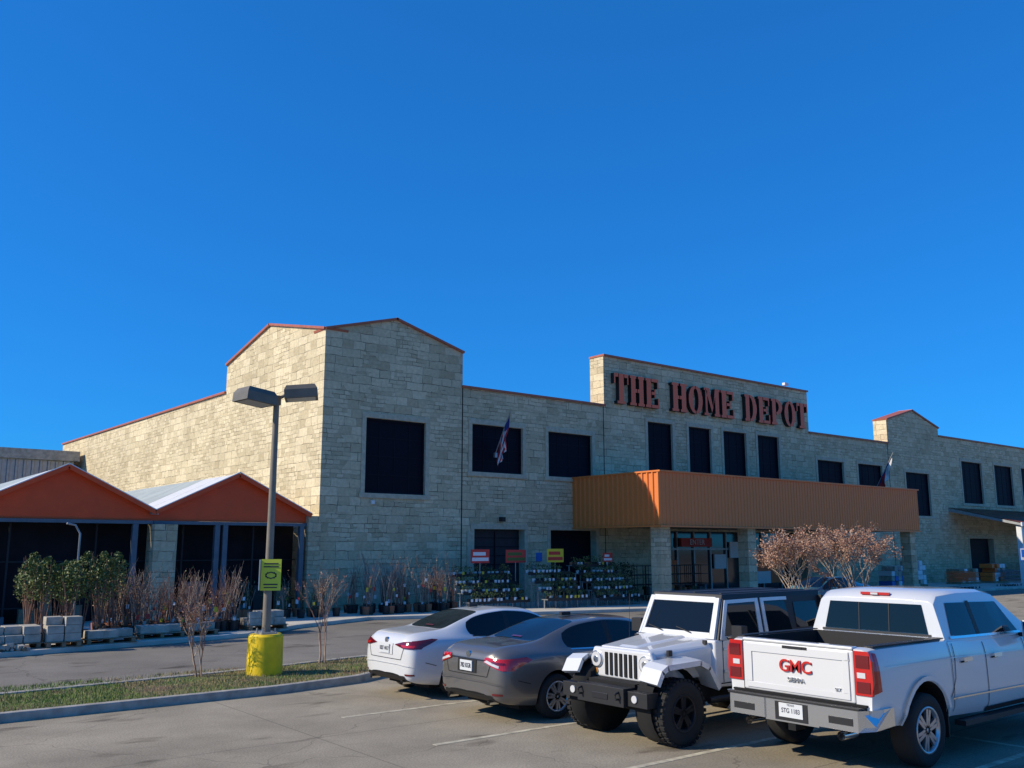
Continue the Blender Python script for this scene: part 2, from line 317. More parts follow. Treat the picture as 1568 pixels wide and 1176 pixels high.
for (a,b,z0,z1) in wins+drs[:2]+drs[3:4]:
    t=.2
    if z0>1: g.box(a-t-.06,b+t+.06,-.07,-.002,z0-t,z0,'trim')
    g.box(a-t,a,-.035,-.002,z0,z1,'trim'); g.box(b,b+t,-.035,-.002,z0,z1,'trim'); g.box(a-t,b+t,-.04,-.002,z1,z1+.22,'trim')
g.build("window_surrounds",store,bevel=.012)
g=MB()
g.box(7.605,10.495,.4,.45,.14,3.39,'door'); g.box(12.105,15.095,.4,.45,.14,3.39,'win'); g.box(2.11,3.99,.04,.075,.14,1.94,'trim'); g.box(54.11,57.9,.35,.4,.14,3.2,'winf')
for k in range(8): g.box(7.62,10.48,.37,.398,.2+.4*k,.23+.4*k,'winf')
g.box(9.03,9.07,.36,.398,.15,3.3,'winf')
g.box(7.2,7.38,-.06,-.01,0.13,3.3,'trim')
g.box(6.88,6.93,-.012,-.001,.13,9.7,'seam'); g.box(15.72,15.76,-.012,-.001,.13,9.7,'seam'); g.box(43.2,43.25,-.012,-.001,.13,9.7,'seam')
g.box(9.0,9.2,-.25,-.01,3.75,3.95,'blk'); g.box(2.3,2.45,-.1,-.005,4.35,4.5,'signback'); g.box(11.2,11.55,-.03,-.005,1.95,2.35,'blue'); g.box(10.9,11.1,-.08,-.005,1.3,1.8,'galv')
g.tube([(32.3,.5,12.4),(32.3,.5,12.75)],.03,6,'signback'); g.box(32.15,32.55,.4,.6,12.7,12.85,'signback')
g.build("doors_and_fittings",store)
g=MB(); g.box(20.61,32.99,.9,.95,.135,3.44,'glassb')
for x in (20.65,22.0,23.4,24.8,26.2,27.6,29.6,31.4,32.9): g.box(x-.05,x+.05,.8,.897,.14,3.43,'galv')
g.box(20.65,32.9,.81,.895,2.45,2.55,'galv')
g.box(22.1,24.7,.6,.78,2.62,3.1,'tagr'); g.box(27.9,31.2,.7,.79,.5,2.2,'orange2'); g.box(28.4,30.0,.6,.69,.5,1.2,'tagw'); g.box(25.0,26.0,.7,.79,1.4,2.2,'tagw'); g.box(20.9,21.8,.7,.79,.4,1.9,'orange2')
g.box(26.4,27.4,.7,.79,2.0,2.9,'tagw')
g.build("entrance_glazing",store)
text("ENTER",.42,(23.4,.57,2.86),(math.pi/2,0,0),'tagw',store,"entrance_lettering",.005)
def ribs(mb,p0,p1,z0,z1,pitch,depth,mat):
    p0,p1=V(p0),V(p1); L=(p1-p0).length; d=(p1-p0)/L; nrm=V((d.y,-d.x,0)); n=int(L/pitch); pts=[]
    for i in range(n):
        a=i*L/n; w=L/n
        pts+=[(a,0),(a+w*.55,0),(a+w*.65,depth),(a+w*.9,depth)]
    pts.append((L,0)); q=[p0+d*a+nrm*o for a,o in pts]
    for a,b in zip(q,q[1:]): mb.face([(a.x,a.y,z0),(b.x,b.y,z0),(b.x,b.y,z1),(a.x,a.y,z1)],mat)
g=MB(); cx0,cx1,cy,cz0,cz1=13.55,35.9,-5.7,3.52,5.92
ribs(g,(cx0,cy,0),(cx1,cy,0),cz0,cz1,.24,.025,'canopy'); ribs(g,(cx0,0,0),(cx0,cy,0),cz0,cz1,.30,.06,'canopy'); ribs(g,(cx1,cy,0),(cx1,0,0),cz0,cz1,.3,.05,'canopy')
g.face([(cx0,cy,cz0+.05),(cx1,cy,cz0+.05),(cx1,0,cz0+.05),(cx0,0,cz0+.05)],'canopyd'); g.face([(cx0,cy,cz1-.05),(cx1,cy,cz1-.05),(cx1,0,cz1-.05),(cx0,0,cz1-.05)],'canopyd')
for z in (cz0-.04,cz1-.02):
    g.box(cx0-.08,cx1+.08,cy-.09,cy+.02,z,z+.07,'canopy'); g.box(cx0-.08,cx0+.02,cy+.02,0,z,z+.07,'canopy')
g.build("entrance_canopy",store,recalc=False)
g=MB()
for x in (13.75,19.9,27.3,35.1): g.box(x,x+.62,-5.5,-4.9,.13,3.5,'stoneB'); g.box(x-.05,x+.67,-5.55,-4.85,.13,.5,'trim')
g.build("canopy_columns",store)
def letter(ch,mb,x,z,w,h,y,dep):
    P=[]
    def rect(a,b,c,d): P.append([(a,b),(c,b),(c,d),(a,d)])
    def half(cx,cy,rx,ry,ix,iy,sgn,gap=.02,n=12):
        for k in range(n):
            t0=-math.pi/2+math.pi*k/n; t1=-math.pi/2+math.pi*(k+1)/n
            f=lambda t,a,b:(cx+sgn*(gap+a*math.cos(t)),cy+b*math.sin(t))
            q=[f(t0,rx,ry),f(t1,rx,ry),f(t1,ix,iy),f(t0,ix,iy)]
            P.append(q if sgn>0 else q[::-1])
    s=.09
    if ch=='T': rect(.34,0,.66,1);rect(.22,0,.34,s);rect(.66,0,.78,s);rect(.02,.88,.30,1);rect(.02,.66,.10,.88);rect(.70,.88,.98,1);rect(.90,.66,.98,.88)
    elif ch=='H':
        for a in (.0,.56): rect(a+.07,0,a+.37,1);rect(a,0,a+.07,s);rect(a+.37,0,a+.44,s);rect(a,1-s,a+.07,1);rect(a+.37,1-s,a+.44,1)
        rect(.37,.44,.48,.56);rect(.52,.44,.63,.56)
    elif ch=='E':
        rect(.07,0,.38,1);rect(0,0,.07,s);rect(0,1-s,.07,1);rect(.42,0,.95,.11);rect(.86,.11,.95,.34);rect(.42,.89,.92,1);rect(.83,.68,.92,.89);rect(.42,.45,.62,.55);rect(.62,.36,.70,.64)
    elif ch=='M':
        rect(.08,0,.2,.9);rect(0,0,.08,s);rect(.2,0,.28,s);rect(0,1-s,.08,1);rect(.70,0,.94,1);rect(.64,0,.70,s);rect(.94,0,1,s);rect(.94,1-s,1,1)
        P.append([(.08,1),(.48,.12),(.56,.3),(.32,1)]);P.append([(.56,.3),(.5,.12),(.70,.72),(.70,1)])
    elif ch=='O': half(.5,.5,.46,.5,.17,.40,1);half(.5,.5,.46,.5,.17,.40,-1)
    elif ch=='D': rect(.07,0,.37,1);rect(0,0,.07,s);rect(0,1-s,.07,1);half(.38,.5,.55,.5,.24,.41,1,gap=.03)
    elif ch=='P': rect(.07,0,.37,1);rect(0,0,.07,s);rect(.37,0,.46,s);rect(0,1-s,.07,1);half(.38,.70,.52,.30,.22,.2,1,gap=.03)
    for p in P:
        f=[(x+a*w,y,z+b*h) for a,b in p]
        mb.prism(f,(0,dep,0),'red','blk')
g=MB()
for word,x0,x1 in (("THE",16.3,19.75),("HOME",20.75,26.15),("DEPOT",27.1,33.45)):
    n=len(word); ws=[1.12 if c in 'M' else 1.0 for c in word]; tot=sum(ws)+.09*(n-1); u=(x1-x0)/tot; x=x0
    for c,w in zip(word,ws): letter(c,g,x,9.92,w*u,1.58,-.26,.25); x+=(w+.09)*u
g.build("sign_letters",store)
M['blue2']=pm("flag_blue",(.02,.03,.16),.9); M['fr']=pm("flag_red",(.45,.025,.03),.9); M['fw']=pm("flag_white",(.65,.63,.60),.9)
def flag(name,x,z,kind,s=1):
    f=empty(name,(x,0,z)); g=MB(); g.tube([(0,0,0),(0,-1.15*s,1.9*s)],.025,8,'galv'); g.box(-.06,.06,-.12,0,-.1,.12,'galv'); g.build("flag_pole",f)
    g=MB(); nx,nz=13,26; A=V((0,-1.10*s,1.80*s)); B=V((0,-.3*s,.50*s))
    def pt(u,v):
        p=A.lerp(B,u); k=1-.35*v
        c=A.lerp(B,.55); y=c.y+(p.y-c.y)*k; zz=p.z-(1.45 if kind=='us' else .85)*s*v*(1-.25*u)
        return (.09*math.sin(v*5+u*14)*(.3+v)-.10*v,y+.03*math.sin(u*20),zz)
    for i in range(nx):
        for j in range(nz):
            u0,u1,v0,v1=i/nx,(i+1)/nx,j/nz,(j+1)/nz
            if kind=='us': mt='blue2' if (i<7 and v0<.40) else ('fr' if i%2==0 else 'fw')
            else: mt='blue2' if v0<.14 else ('fw' if i<7 else 'fr')
            g.face([pt(u0,v0),pt(u1,v0),pt(u1,v1),pt(u0,v1)],mt,True)
    g.build("flag_cloth",f,recalc=False)
flag("national_flag",8.75,6.75,'us',1.0); flag("state_flag",41.0,6.15,'tx',1.4)
g=MB(); 
for k in range(80):
    x=51.3+k*.35
    g.face([(x,-.01,5.5),(x+.2,-.01,5.5),(x+.2,-5,4.3),(x,-5,4.3)],'cop'); g.face([(x+.2,-.01,5.5),(x+.35,-.01,5.47),(x+.35,-5,4.27),(x+.2,-5,4.3)],'canopyd')
g.box(51.2,79.3,-5.1,-5.01,4.05,4.32,'whitem'); g.face([(51.25,0,5.46),(51.25,-5,4.26),(51.25,-5,4.1),(51.25,0,5.2)],'galv'); g.face([(51.3,0,5.2),(79,0,5.2),(79,-5,4.1),(51.3,-5,4.1)],'canopyd')
for x in (51.5,58,66,74): g.box(x,x+.35,-4.9,-4.55,.13,4.1,'whitem')
g.build("side_porch_awning",store,recalc=False)
# ------------------------------------------------------------------ garden centre
gc=empty("garden_center_shed"); g=MB(); ye=28
for x0,x1 in ((-18.1,-12.25),(-12.25,-6.4),(-6.4,-.45)):
    m=(x0+x1)/2; e,a=3.85,5.3
    g.face([(x0,0,3.52),(x1,0,3.52),(x1,0,e-.02),(m,0,a-.05),(x0,0,e-.02)],'orange')
    n=16
    for k in range(n):
        ya,yb=-.25+k*(ye+.25)/n,-.25+(k+1)*(ye+.25)/n
        mt='roofm' if (k>1) else 'whitem'
        g.face([(x0,ya,e),(m,ya,a),(m,yb-.03,a),(x0,yb-.03,e)],mt); g.face([(x1,ya,e),(m,ya,a),(m,yb-.03,a),(x1,yb-.03,e)],mt)
        g.box(x0,x0+.01,yb-.03,yb,e,e+.01,'galv')
    for (p,q) in (((x0,e),(m,a)),((m,a),(x1,e))):
        ang=math.atan2(q[1]-p[1],q[0]-p[0]); L=math.hypot(q[0]-p[0],q[1]-p[1])
        g.obox(((p[0]+q[0])/2,-.27,(p[1]+q[1])/2-.04),(L,.06,.16),Matrix.Rotation(-ang,3,'Y'),'orange' )
        g.obox(((p[0]+q[0])/2,-.24,(p[1]+q[1])/2+.05),(L,.14,.03),Matrix.Rotation(-ang,3,'Y'),'whitem' )
    g.box(x0+.01,x1-.01,-.1,.02,3.40,3.515,'steel')
    g.box(x0-.12,x0+.12,-.2,ye,e-.12,e-.02,'galv')
g.build("gable_roofs",gc,recalc=False)
g=MB(); g.box(-30,-.5,1.2,1.3,.13,3.5,'mesh'); g.face([(-30,1.3,.14),(0,1.3,.14),(0,28,.14),(-30,28,.14)],'block'); g.box(-30,-.3,27.9,28,0,3.6,'mesh'); g.box(-30,-18.1,-.1,28,3.4,3.8,'roofm')
g.box(-6.45,-5.65,-.4,.4,.13,3.39,'stoneB'); g.box(-.55,-.02,-.25,.3,.13,3.8,'stoneB')
for x in (-18.1,-12.2,-4.1,-3.8,-.75,-7.0): g.box(x-.09,x+.09,-.12,.06,.13,3.395,'steel')
for x in (-10.7,-8,-2.3,-5): g.box(x-.03,x+.03,.9,.95,.13,3.4,'dsteel')
g.box(-18,-.5,.905,.945,2.1,2.14,'dsteel'); g.box(-18,-.5,.905,.945,.6,.64,'dsteel')
for k in range(40):
    x=random.uniform(-17,-1); z=random.uniform(.15,1.4); w=random.uniform(.2,.7); o=random.uniform(0,.1); g.box(x,x+w,.5+o,.75+o,.14,.14+z,random.choice(['pot','wood','lg3','steel','mesh','mesh']))
g.build("fence_and_posts",gc)
bb=empty("metal_warehouse"); g=MB(); g.box(-60,-.6,37,60,0,8.6,'roofm'); g.box(-60.2,-.3,36.7,60.1,8.6,9.3,'block'); ribs(g,(-60,36.98,0),(-.6,36.98,0),6.9,8.55,.5,.08,'galv'); g.build("warehouse_body",bb)
# ------------------------------------------------------------------ lamp
lp=empty("street_lamp",(-8.85,-15.4,.03)); g=MB()
def cylz(mb,x,y,z0,z1,r0,r1,n,mat): mb.tube([(x,y,z0),(x,y,z1)],[r0,r1],n,mat)
cylz(g,0,0,0,.82,.355,.345,40,'yellow'); cylz(g,0,0,.82,.86,.345,.31,40,'yellow'); g.build("concrete_base",lp)
g=MB(); g.box(-.17,.17,-.17,.17,.86,.90,'galv'); cylz(g,0,0,.9,5.55,.085,.06,18,'pole'); g.box(-.07,.07,-.07,.07,5.5,5.7,'pole')
for a in ((.22,.22),(-.22,.22),(-.22,-.22),(.22,-.22)): cylz(g,a[0]*.6,a[1]*.6,.9,.97,.018,.018,8,'galv')
g.build("pole",lp)
g=MB()
for sgn,dirv,zz in ((1,V((.80,-.42,0)),5.76),(-1,V((-.80,-.1,0)),5.60)):
    d=dirv.normalized(); g.tube([V((0,0,5.62)),d*.25+V((0,0,zz))],.035,8,'pole')
    c=d*.50+V((0,0,zz)); ang=math.atan2(d.y,d.x); Rz=Matrix.Rotation(ang,3,'Z')@Matrix.Rotation(-.10,3,'Y')
    def hp(x,y,z): return c+Rz@V((x,y,z))
    def rr(a,b,z): return [hp(x*a,y*b,z) for x,y in ((-1,-1),(1,-1),(1,1),(-1,1))]
    vs=rr(.34,.30,-.12)+rr(.34,.30,.06)+rr(.29,.24,.16)
    fs=[(0,1,5,4),(1,2,6,5),(2,3,7,6),(3,0,4,7),(4,5,9,8),(5,6,10,9),(6,7,11,10),(7,4,8,11),(8,9,10,11),(0,3,2,1)]
    g.raw(vs,fs,'lamph'); g.face(rr(.29,.25,-.124),'lens')
g.build("lamp_heads",lp)
sg=MB(); Rz=Matrix.Rotation(math.radians(-33),3,'Z')
sg.obox((-.0,-.115,2.02),(.40,.012,.62),Rz,'signy'); 
sg.obox((-.20,-.02,2.02),(.16,.012,.6),Matrix.Rotation(math.radians(60),3,'Z'),'signback')
for z,h,w in ((2.24,.025,.28),(2.18,.025,.30),(1.83,.025,.28),(1.77,.02,.26)): sg.obox((-.005,-.124,z),(w,.004,h),Rz,'ink')
for k in range(10):
    a0=math.pi*2*k/10
    sg.obox(V((-.005,-.125,2.01))+Rz@V((.10*math.cos(a0),0,.055*math.sin(a0))),(.07,.004,.02),Rz@Matrix.Rotation(-a0*1.0+math.pi/2,3,'Y'),'ink')
sg.build("notice_board",lp)
# ------------------------------------------------------------------ vegetation
def leafq(g,p,s,mat):
    a=V((random.gauss(0,1),random.gauss(0,1),random.gauss(0,1))).normalized(); b=a.orthogonal().normalized(); 
    b=(Matrix.Rotation(random.uniform(0,6.28),3,a)@b); c=a.cross(b)
    g.face([p-b*s,p-c*s*.5,p+b*s,p+c*s*.5],mat)
def grow(g,p,d,L,r,dep,leafs,leafmats,ls,spread=.5,bark='bark',upb=.25):
    n=3; pts=[p]; q=p; dd=d
    for i in range(n):
        dd=(dd+V((random.gauss(0,.12),random.gauss(0,.12),random.gauss(0,.06)+upb*.15))).normalized(); q=q+dd*L/n; pts.append(q)
    g.tube(pts,[r*(1-.35*i/n) for i in range(n+1)],5 if r>.012 else 3,bark,False)
    if dep<=1 and leafs:
        for _ in range(leafs):
            t=random.random()*1.15; i=min(int(t*n),n-1); p2=pts[i].lerp(pts[i+1],min(1,t*n-i)); leafq(g,p2+V((random.gauss(0,ls*1.3),random.gauss(0,ls*1.3),random.gauss(0,ls*1.3))),ls*random.uniform(.6,1.3),random.choice(leafmats))
    if dep==0: return
    k=random.choice((2,3,3))
    for i in range(k):
        nd=(dd+V((random.gauss(0,spread),random.gauss(0,spread),abs(random.gauss(0,spread*.5))*upb*2))).normalized()
        st=pts[-1] if i==0 else pts[random.choice((2,3))]
        grow(g,st,nd,L*random.uniform(.62,.85),r*.6,dep-1,leafs,leafmats,ls,spread,bark,upb)
def crape(name,x,y,h,leafs=1,mats=('lb3','lb1'),stems=4,dep=4,ls=.02,z=.1):
    g=MB()
    for i in range(stems):
        a=6.28*i/stems+random.random(); d=V((math.cos(a)*.09,math.sin(a)*.09,1)).normalized()
        grow(g,V((math.cos(a)*.06,math.sin(a)*.06,0)),d,h*.36,.018,dep,leafs,mats,ls,.22,'bark2' if i%2 else 'twig',.45)
    return g.build(name,None,(x,y,z),recalc=False)
crape("bare_crape_myrtle_tree",-10.0,-14.95,1.35,2); crape("bare_crape_myrtle_tree",-7.15,-14.55,1.85,1)
def crown(name,x,y,h,nl,mats,z=0,stems=6,ls=.042):
    g=MB()
    for i in range(stems):
        a=6.28*i/stems+random.random()*.5; d=V((math.cos(a)*.36,math.sin(a)*.36,1)).normalized()
        grow(g,V((math.cos(a)*.08,math.sin(a)*.08,0)),d,h*.34,.035,5,nl,mats,ls,.40,'bark2',.12)
    return g.build(name,None,(x,y,z),recalc=False)
crown("bronze_leaved_tree",14.0,-12.2,3.25,8,('lb1','lb2','lb2','lb1','lb3')); crown("bronze_leaved_tree",17.2,-12.6,3.4,8,('lb1','lb2','lb1','lb3'))
def shrub(g,x,y,h,rad,n,mats,z=.3,stems=5):
    for i in range(stems):
        a=random.uniform(0,6.28); t=V((x+math.cos(a)*rad*.7,y+math.sin(a)*rad*.7,z+h*random.uniform(.75,1)))
        g.tube([(x,y,z),((x+t.x)/2+random.gauss(0,.03),(y+t.y)/2,z+h*.5),t],[.014,.010,.004],4,'twig',False)
    for i in range(n):
        a=random.uniform(0,6.28); v=random.random()**.6; zz=z+h*(.42+.58*v); rr=rad*math.sqrt(random.random())*math.sin(math.pi*min(1,.2+.75*v))*1.1
        leafq(g,V((x+rr*math.cos(a),y+rr*math.sin(a),zz)),random.uniform(.03,.055),random.choice(mats))
def pot(g,x,y,r=.16,h=.28,mat='pot',z=.13): g.tube([(x,y,z),(x,y,z+h)],[r*.8,r],10,mat)
g=MB()
for i in range(20):
    x=random.uniform(-11.4,-9.1); y=random.uniform(-6.9,-4.8); shrub(g,x,y,random.uniform(1.75,2.25),.40,460,['lg1','lg2','lg1','lg2','lg3']); pot(g,x,y)
g.build("potted_green_shrubs",recalc=False)
def bare(g,x,y,h,tag=True,z=.3,mat='twig'):
    pot(g,x,y,.15,.3,random.choice(['pot','pot','terra','pot']),z-.17)
    for i in range(random.randint(3,6)):
        a=random.uniform(0,6.28); l=h*random.uniform(.6,1); e=V((x+math.cos(a)*l*.22,y+math.sin(a)*l*.22,z+l))
        m=V(((x*1.3+e.x*.7)/2,(y*1.3+e.y*.7)/2,z+l*.5)); b=random.choice([mat,'bark2',mat]); g.tube([(x,y,z),m,e],[.012,.009,.004],4,b,False)
        for k in range(5):
            t=random.uniform(.3,1); s=m.lerp(e,t*2-1) if t>.5 else V((x,y,z)).lerp(m,t*2); a2=random.uniform(0,6.28); L=random.uniform(.12,.35)
            g.tube([s,s+V((math.cos(a2)*L*.5,math.sin(a2)*L*.5,L))],[.005,.002],3,b,False)
            if random.random()<.3: leafq(g,s+V((math.cos(a2)*L*.5,math.sin(a2)*L*.5,L)),.03,random.choice(['lb1','lb2','lb3','lg2']))
    if tag and random.random()<.7:
        zz=z+random.uniform(.1,h*.55); xx=x+random.gauss(0,.08); s=random.uniform(.04,.085); t=random.choice(['tagw','tagw','tagr','tagy']); g.face([(xx-s*.6,y-.05,zz-s),(xx+s*.6,y-.09,zz-s),(xx+s*.6,y-.09,zz+s),(xx-s*.6,y-.05,zz+s)],t)
g=MB()
for i in range(80): bare(g,random.uniform(-9.2,-5.5),random.uniform(-6.1,-4.2),random.uniform(1.1,1.8))
g.build("bare_nursery_saplings",recalc=False)
g=MB()
for i in range(62): bare(g,random.uniform(.5,5.1),random.uniform(-2.9,-.9),random.uniform(1.2,2.15))
g.build("bare_nursery_saplings",recalc=False)
g=MB()
for i in range(22): bare(g,random.uniform(-3.6,-.4),random.uniform(-2.6,-1),random.uniform(.7,1.3),mat='lg3')
g.build("bare_nursery_saplings",recalc=False)
g=MB()
def stack(x,y,nx,ny,nz,s=(.4,.2,.2),z=.27):
    g.box(x-.05,x+nx*s[0]+.05,y-.05,y+ny*s[1]+.05,.132,.15,'wood')
    for k in range(3): g.box(x+(nx*s[0]-.1)*k/2,x+(nx*s[0]-.1)*k/2+.1,y-.045,y+ny*s[1]+.045,.15,z-.02,'wood')
    g.box(x-.05,x+nx*s[0]+.05,y-.05,y+ny*s[1]+.05,z-.02,z,'wood')
    for i in range(nx):
        for j in range(ny):
            for k in range(nz):
                if k==nz-1 and random.random()<.3: continue
                o=random.uniform(-.012,.012); g.box(x+i*s[0]+.008+o,x+(i+1)*s[0]-.008+o,y+j*s[1]+.008,y+(j+1)*s[1]-.008,z+k*s[2]+.003,z+(k+1)*s[2]-.003,'block')
stack(-12.5,-7.6,3,4,2); stack(-11.2,-7.75,2,3,3); stack(-10.2,-7.5,3,3,1); stack(-8.7,-6.9,3,3,1); stack(-5.3,-6.2,3,4,2); stack(-7.3,-6.8,2,3,1)
g.build("pallets_of_concrete_blocks",bevel=.01)
g=MB()
for i in range(160):
    x=random.uniform(-13.6,-11.6); y=random.uniform(-8,-7.2); s=random.uniform(.04,.12); Rr=Matrix.Rotation(random.random()*3,3,'Z')@Matrix.Rotation(random.random(),3,'X'); g.obox((x,y,.13+s*.4+.25*random.random()*max(0,1-abs(x+12.6))),(s*1.5,s,s),Rr,random.choice(['block','wood','kerb']))
g.build("stone_pile",recalc=False)
g=MB(); g.tube([(-9.6,-3.5,.13),(-9.6,-3.5,3.0),(-9.75,-3.5,3.25),(-10.0,-3.55,3.3)],.03,8,'galv'); g.build("hose_standpipe")
def rack(name,x0,x1,y0,rows,z0=.45):
    e=empty(name); g=MB(); h=MB()
    for r in range(rows):
        y=y0+r*.42; z=z0+r*.34; g.box(x0,x1,y,y+.4,z-.03,z,'galv')
        g.box(x0,x1,y-.012,y-.002,z-.08,z+.06,'blk')
        x=x0+.12
        while x<x1-.1:
            k=random.choice(['potw','pot','potw','pot','terra']); pot(h,x,y+.2,.075,.13,k,z); hh=random.uniform(.15,.32)
            if random.random()<.85:
                mats=random.choice([['lg1','lg2'],['lg1','lg3'],['lg2','lg2'],['lg3','lg1']])
                for _ in range(32): leafq(h,V((x+random.gauss(0,.07),y+.2+random.gauss(0,.07),z+.13+random.random()*hh)),random.uniform(.03,.05),random.choice(mats))
            if random.random()<.55: zz=z+.06; h.face([(x-.055,y-.022,zz-.04),(x+.055,y-.022,zz-.04),(x+.055,y-.022,zz+.07),(x-.055,y-.022,zz+.07)],random.choice(['tagw','tagw','tagw','tagy']))
            x+=random.uniform(.17,.27)
    x=x0
    while x<=x1+.01:
        for r in range(rows): y=y0+r*.42; g.box(x-.02,x+.02,y+.18,y+.22,.13,z0+r*.34-.03,'galv')
        x+=(x1-x0)/4
    g.build("shelves",e); h.build("potted_plants",e,recalc=False); return e
rack("plant_display_rack",4.9,8.0,-3.4,4); rack("plant_display_rack",8.2,10.6,-4.3,4,.5); rack("plant_display_rack",10.9,13.6,-4.5,5)
def dsign(name,x,y,z,w,h,c,band):
    e=empty(name,(x,y,0)); g=MB(); g.tube([(0,0,.13),(0,0,z)],.02,8,'galv'); g.box(-w/2,w/2,-.03,-.01,z,z+h,c); g.box(-w/2+.05,w/2-.05,-.036,-.031,z+h*.15,z+h*.4,band); g.box(-w/2+.1,w/2-.2,-.036,-.031,z+h*.55,z+h*.8,band); g.build("panel",e)
dsign("display_sign",6.3,-2.2,1.95,.95,.56,'tagr','tagw'); dsign("display_sign",8.2,-2.2,1.95,1.1,.54,'tagr','lg1'); dsign("display_sign",10.1,-2.6,1.95,.95,.58,'tagy','tagr'); dsign("display_sign",13.0,-2.9,1.95,.6,.4,'tagr','tagw')
g=MB()
for k in range(7):
    x=14.6+k*.75; y=-3.2
    for (a,b) in ((0,0),(.6,0),(0,.9),(.6,.9)): g.tube([(x+a,y+b,.13),(x+a,y+b,1.75)],.018,6,'blk')
    for z in (.4,.85,1.3,1.72): g.box(x,x+.6,y,y+.9,z,z+.025,'blk')
    for q in range(3): g.box(x+.05+.17*q,x+.19+.17*q,y+.1,y+random.uniform(.4,.7),.43,random.uniform(.6,.8),random.choice(['steel','wood','lg3','terra']))
g.build("rolling_shelf_carts")
g=MB()
for _ in range(1400):
    a=random.random(); leafq(g,V((13.2+2.6*a,-1.6+random.gauss(0,.25),.3+random.random()*1.6)),.06,random.choice(['lg3','lg3','lg1']))
g.build("clipped_hedge",recalc=False)
def cart(x,y,c='orange2'):
    e=empty("shopping_cart",(x,y,.13)); g=MB()
    for i in range(9): g.tube([(.1+i*.1,-.25,.45),(.05+i*.105,-.28,.95)],.008,4,c); g.tube([(.1+i*.1,.25,.45),(.05+i*.105,.28,.95)],.008,4,c)
    for z in (.45,.7,.95):
        g.tube([(.05,-.27,z),(.95,-.27,z),(.95,.27,z),(.05,.27,z),(.05,-.27,z)],.012,5,c)
    g.tube([(0,-.27,1.02),(0,.27,1.02)],.02,6,c); g.tube([(.05,-.25,.12),(.95,-.25,.18)],.015,5,'galv'); g.tube([(.05,.25,.12),(.95,.25,.18)],.015,5,'galv')
    for a in ((.1,-.25),(.1,.25),(.9,-.25),(.9,.25)): g.lathey((a[0],a[1],.06),[(.001,-.015),(.06,-.015),(.06,.015),(.001,.015)],10,'blk')
    g.box(.1,.9,-.24,.24,.44,.46,c); g.build("basket_frame",e)
for k in range(6): cart(38+.45*k,-6.2)
for k in range(4): cart(45+.5*k,-6.0,'steel')
for (x,y,w,h,c) in ((37,-3.2,2.6,1.2,'blue'),(40,-3.0,1.6,1.5,'tagw'),(46,-3,3,.9,'wood'),(50,-3.4,2.2,1.3,'orange2'),(54,-6,2.4,1.0,'steel'),(59,-3,2,1.2,'tagr'),(62,-3,3,1.4,'galv')):
    e=empty("palletised_goods",(x,y,.13)); g=MB(); n=int(w/.4)
    g.box(0,w,0,1,0.002,.12,'wood')
    for i in range(n):
        for k in range(int(h/.3)): 
            if random.random()<.9: g.box(i*.4+.01,i*.4+.38,.05+random.random()*.03,.95,.13+k*.3,.13+k*.3+.28,random.choice([c,c,'tagw','block']))
    g.build("stacked_boxes",e,bevel=.015)
e=empty("accessible_parking_sign",(40.2,-9.6,0)); g=MB(); g.tube([(0,0,0),(0,0,2.6)],.03,8,'galv'); Rz=Matrix.Rotation(math.radians(-45),3,'Z'); g.obox((-.03,-.04,2.2),(.5,.02,.75),Rz,'blue'); g.obox((-.045,-.055,2.2),(.42,.01,.66),Rz,'tagw'); g.obox((-.055,-.065,2.25),(.34,.01,.42),Rz,'blue'); g.build("post_and_panel",e)
# ------------------------------------------------------------------ vehicles
def evalmesh(o):
    dg=bpy.context.evaluated_depsgraph_get(); me=bpy.data.meshes.new_from_object(o.evaluated_get(dg),preserve_all_data_layers=True,depsgraph=dg)
    return me
def decal(bvh,poly,axis,sgn,mb,mat,off=.006,res=.05):
    ar=sum(poly[i][0]*poly[(i+1)%len(poly)][1]-poly[(i+1)%len(poly)][0]*poly[i][1] for i in range(len(poly)))
    if ar<0: poly=poly[::-1]
    xs=[p[0] for p in poly]; ys=[p[1] for p in poly]; x0,x1,y0,y1=min(xs),max(xs),min(ys),max(ys)
    nx=max(1,int((x1-x0)/res)); ny=max(1,int((y1-y0)/res)); bm=bmesh.new()
    vv=[[bm.verts.new((x0+(x1-x0)*i/nx,y0+(y1-y0)*j/ny,0)) for j in range(ny+1)] for i in range(nx+1)]
    for i in range(nx):
        for j in range(ny): bm.faces.new((vv[i][j],vv[i+1][j],vv[i+1][j+1],vv[i][j+1]))
    for i in range(len(poly)):
        a=V(poly[i]); b=V(poly[(i+1)%len(poly)]); d=b-a
        if d.length<1e-6: continue
        bmesh.ops.bisect_plane(bm,geom=bm.verts[:]+bm.edges[:]+bm.faces[:],plane_co=(a.x,a.y,0),plane_no=(d.y,-d.x,0),clear_outer=True,dist=1e-6)
    bm.verts.index_update(); vs=[]
    for v in bm.verts:
        a,b=v.co.x,v.co.y
        if axis=='y': o=V((a,sgn*4,b)); d=V((0,-sgn,0))
        elif axis=='x': o=V((sgn*12,a,b)); d=V((-sgn,0,0))
        else: o=V((a,b,6)); d=V((0,0,-1))
        h=bvh.ray_cast(o,d)
        if h[0] is None: vs.append(None); continue
        nn=h[1] if h[1].dot(d)<0 else -h[1]
        vs.append(h[0]+nn*off*.6-d*off)
    for f in bm.faces:
        q=[vs[v.index] for v in f.verts]
        if all(p is not None for p in q):
            if max((q[i]-q[i-1]).length for i in range(len(q)))<res*8: mb.face(q,mat,True)
    bm.free()
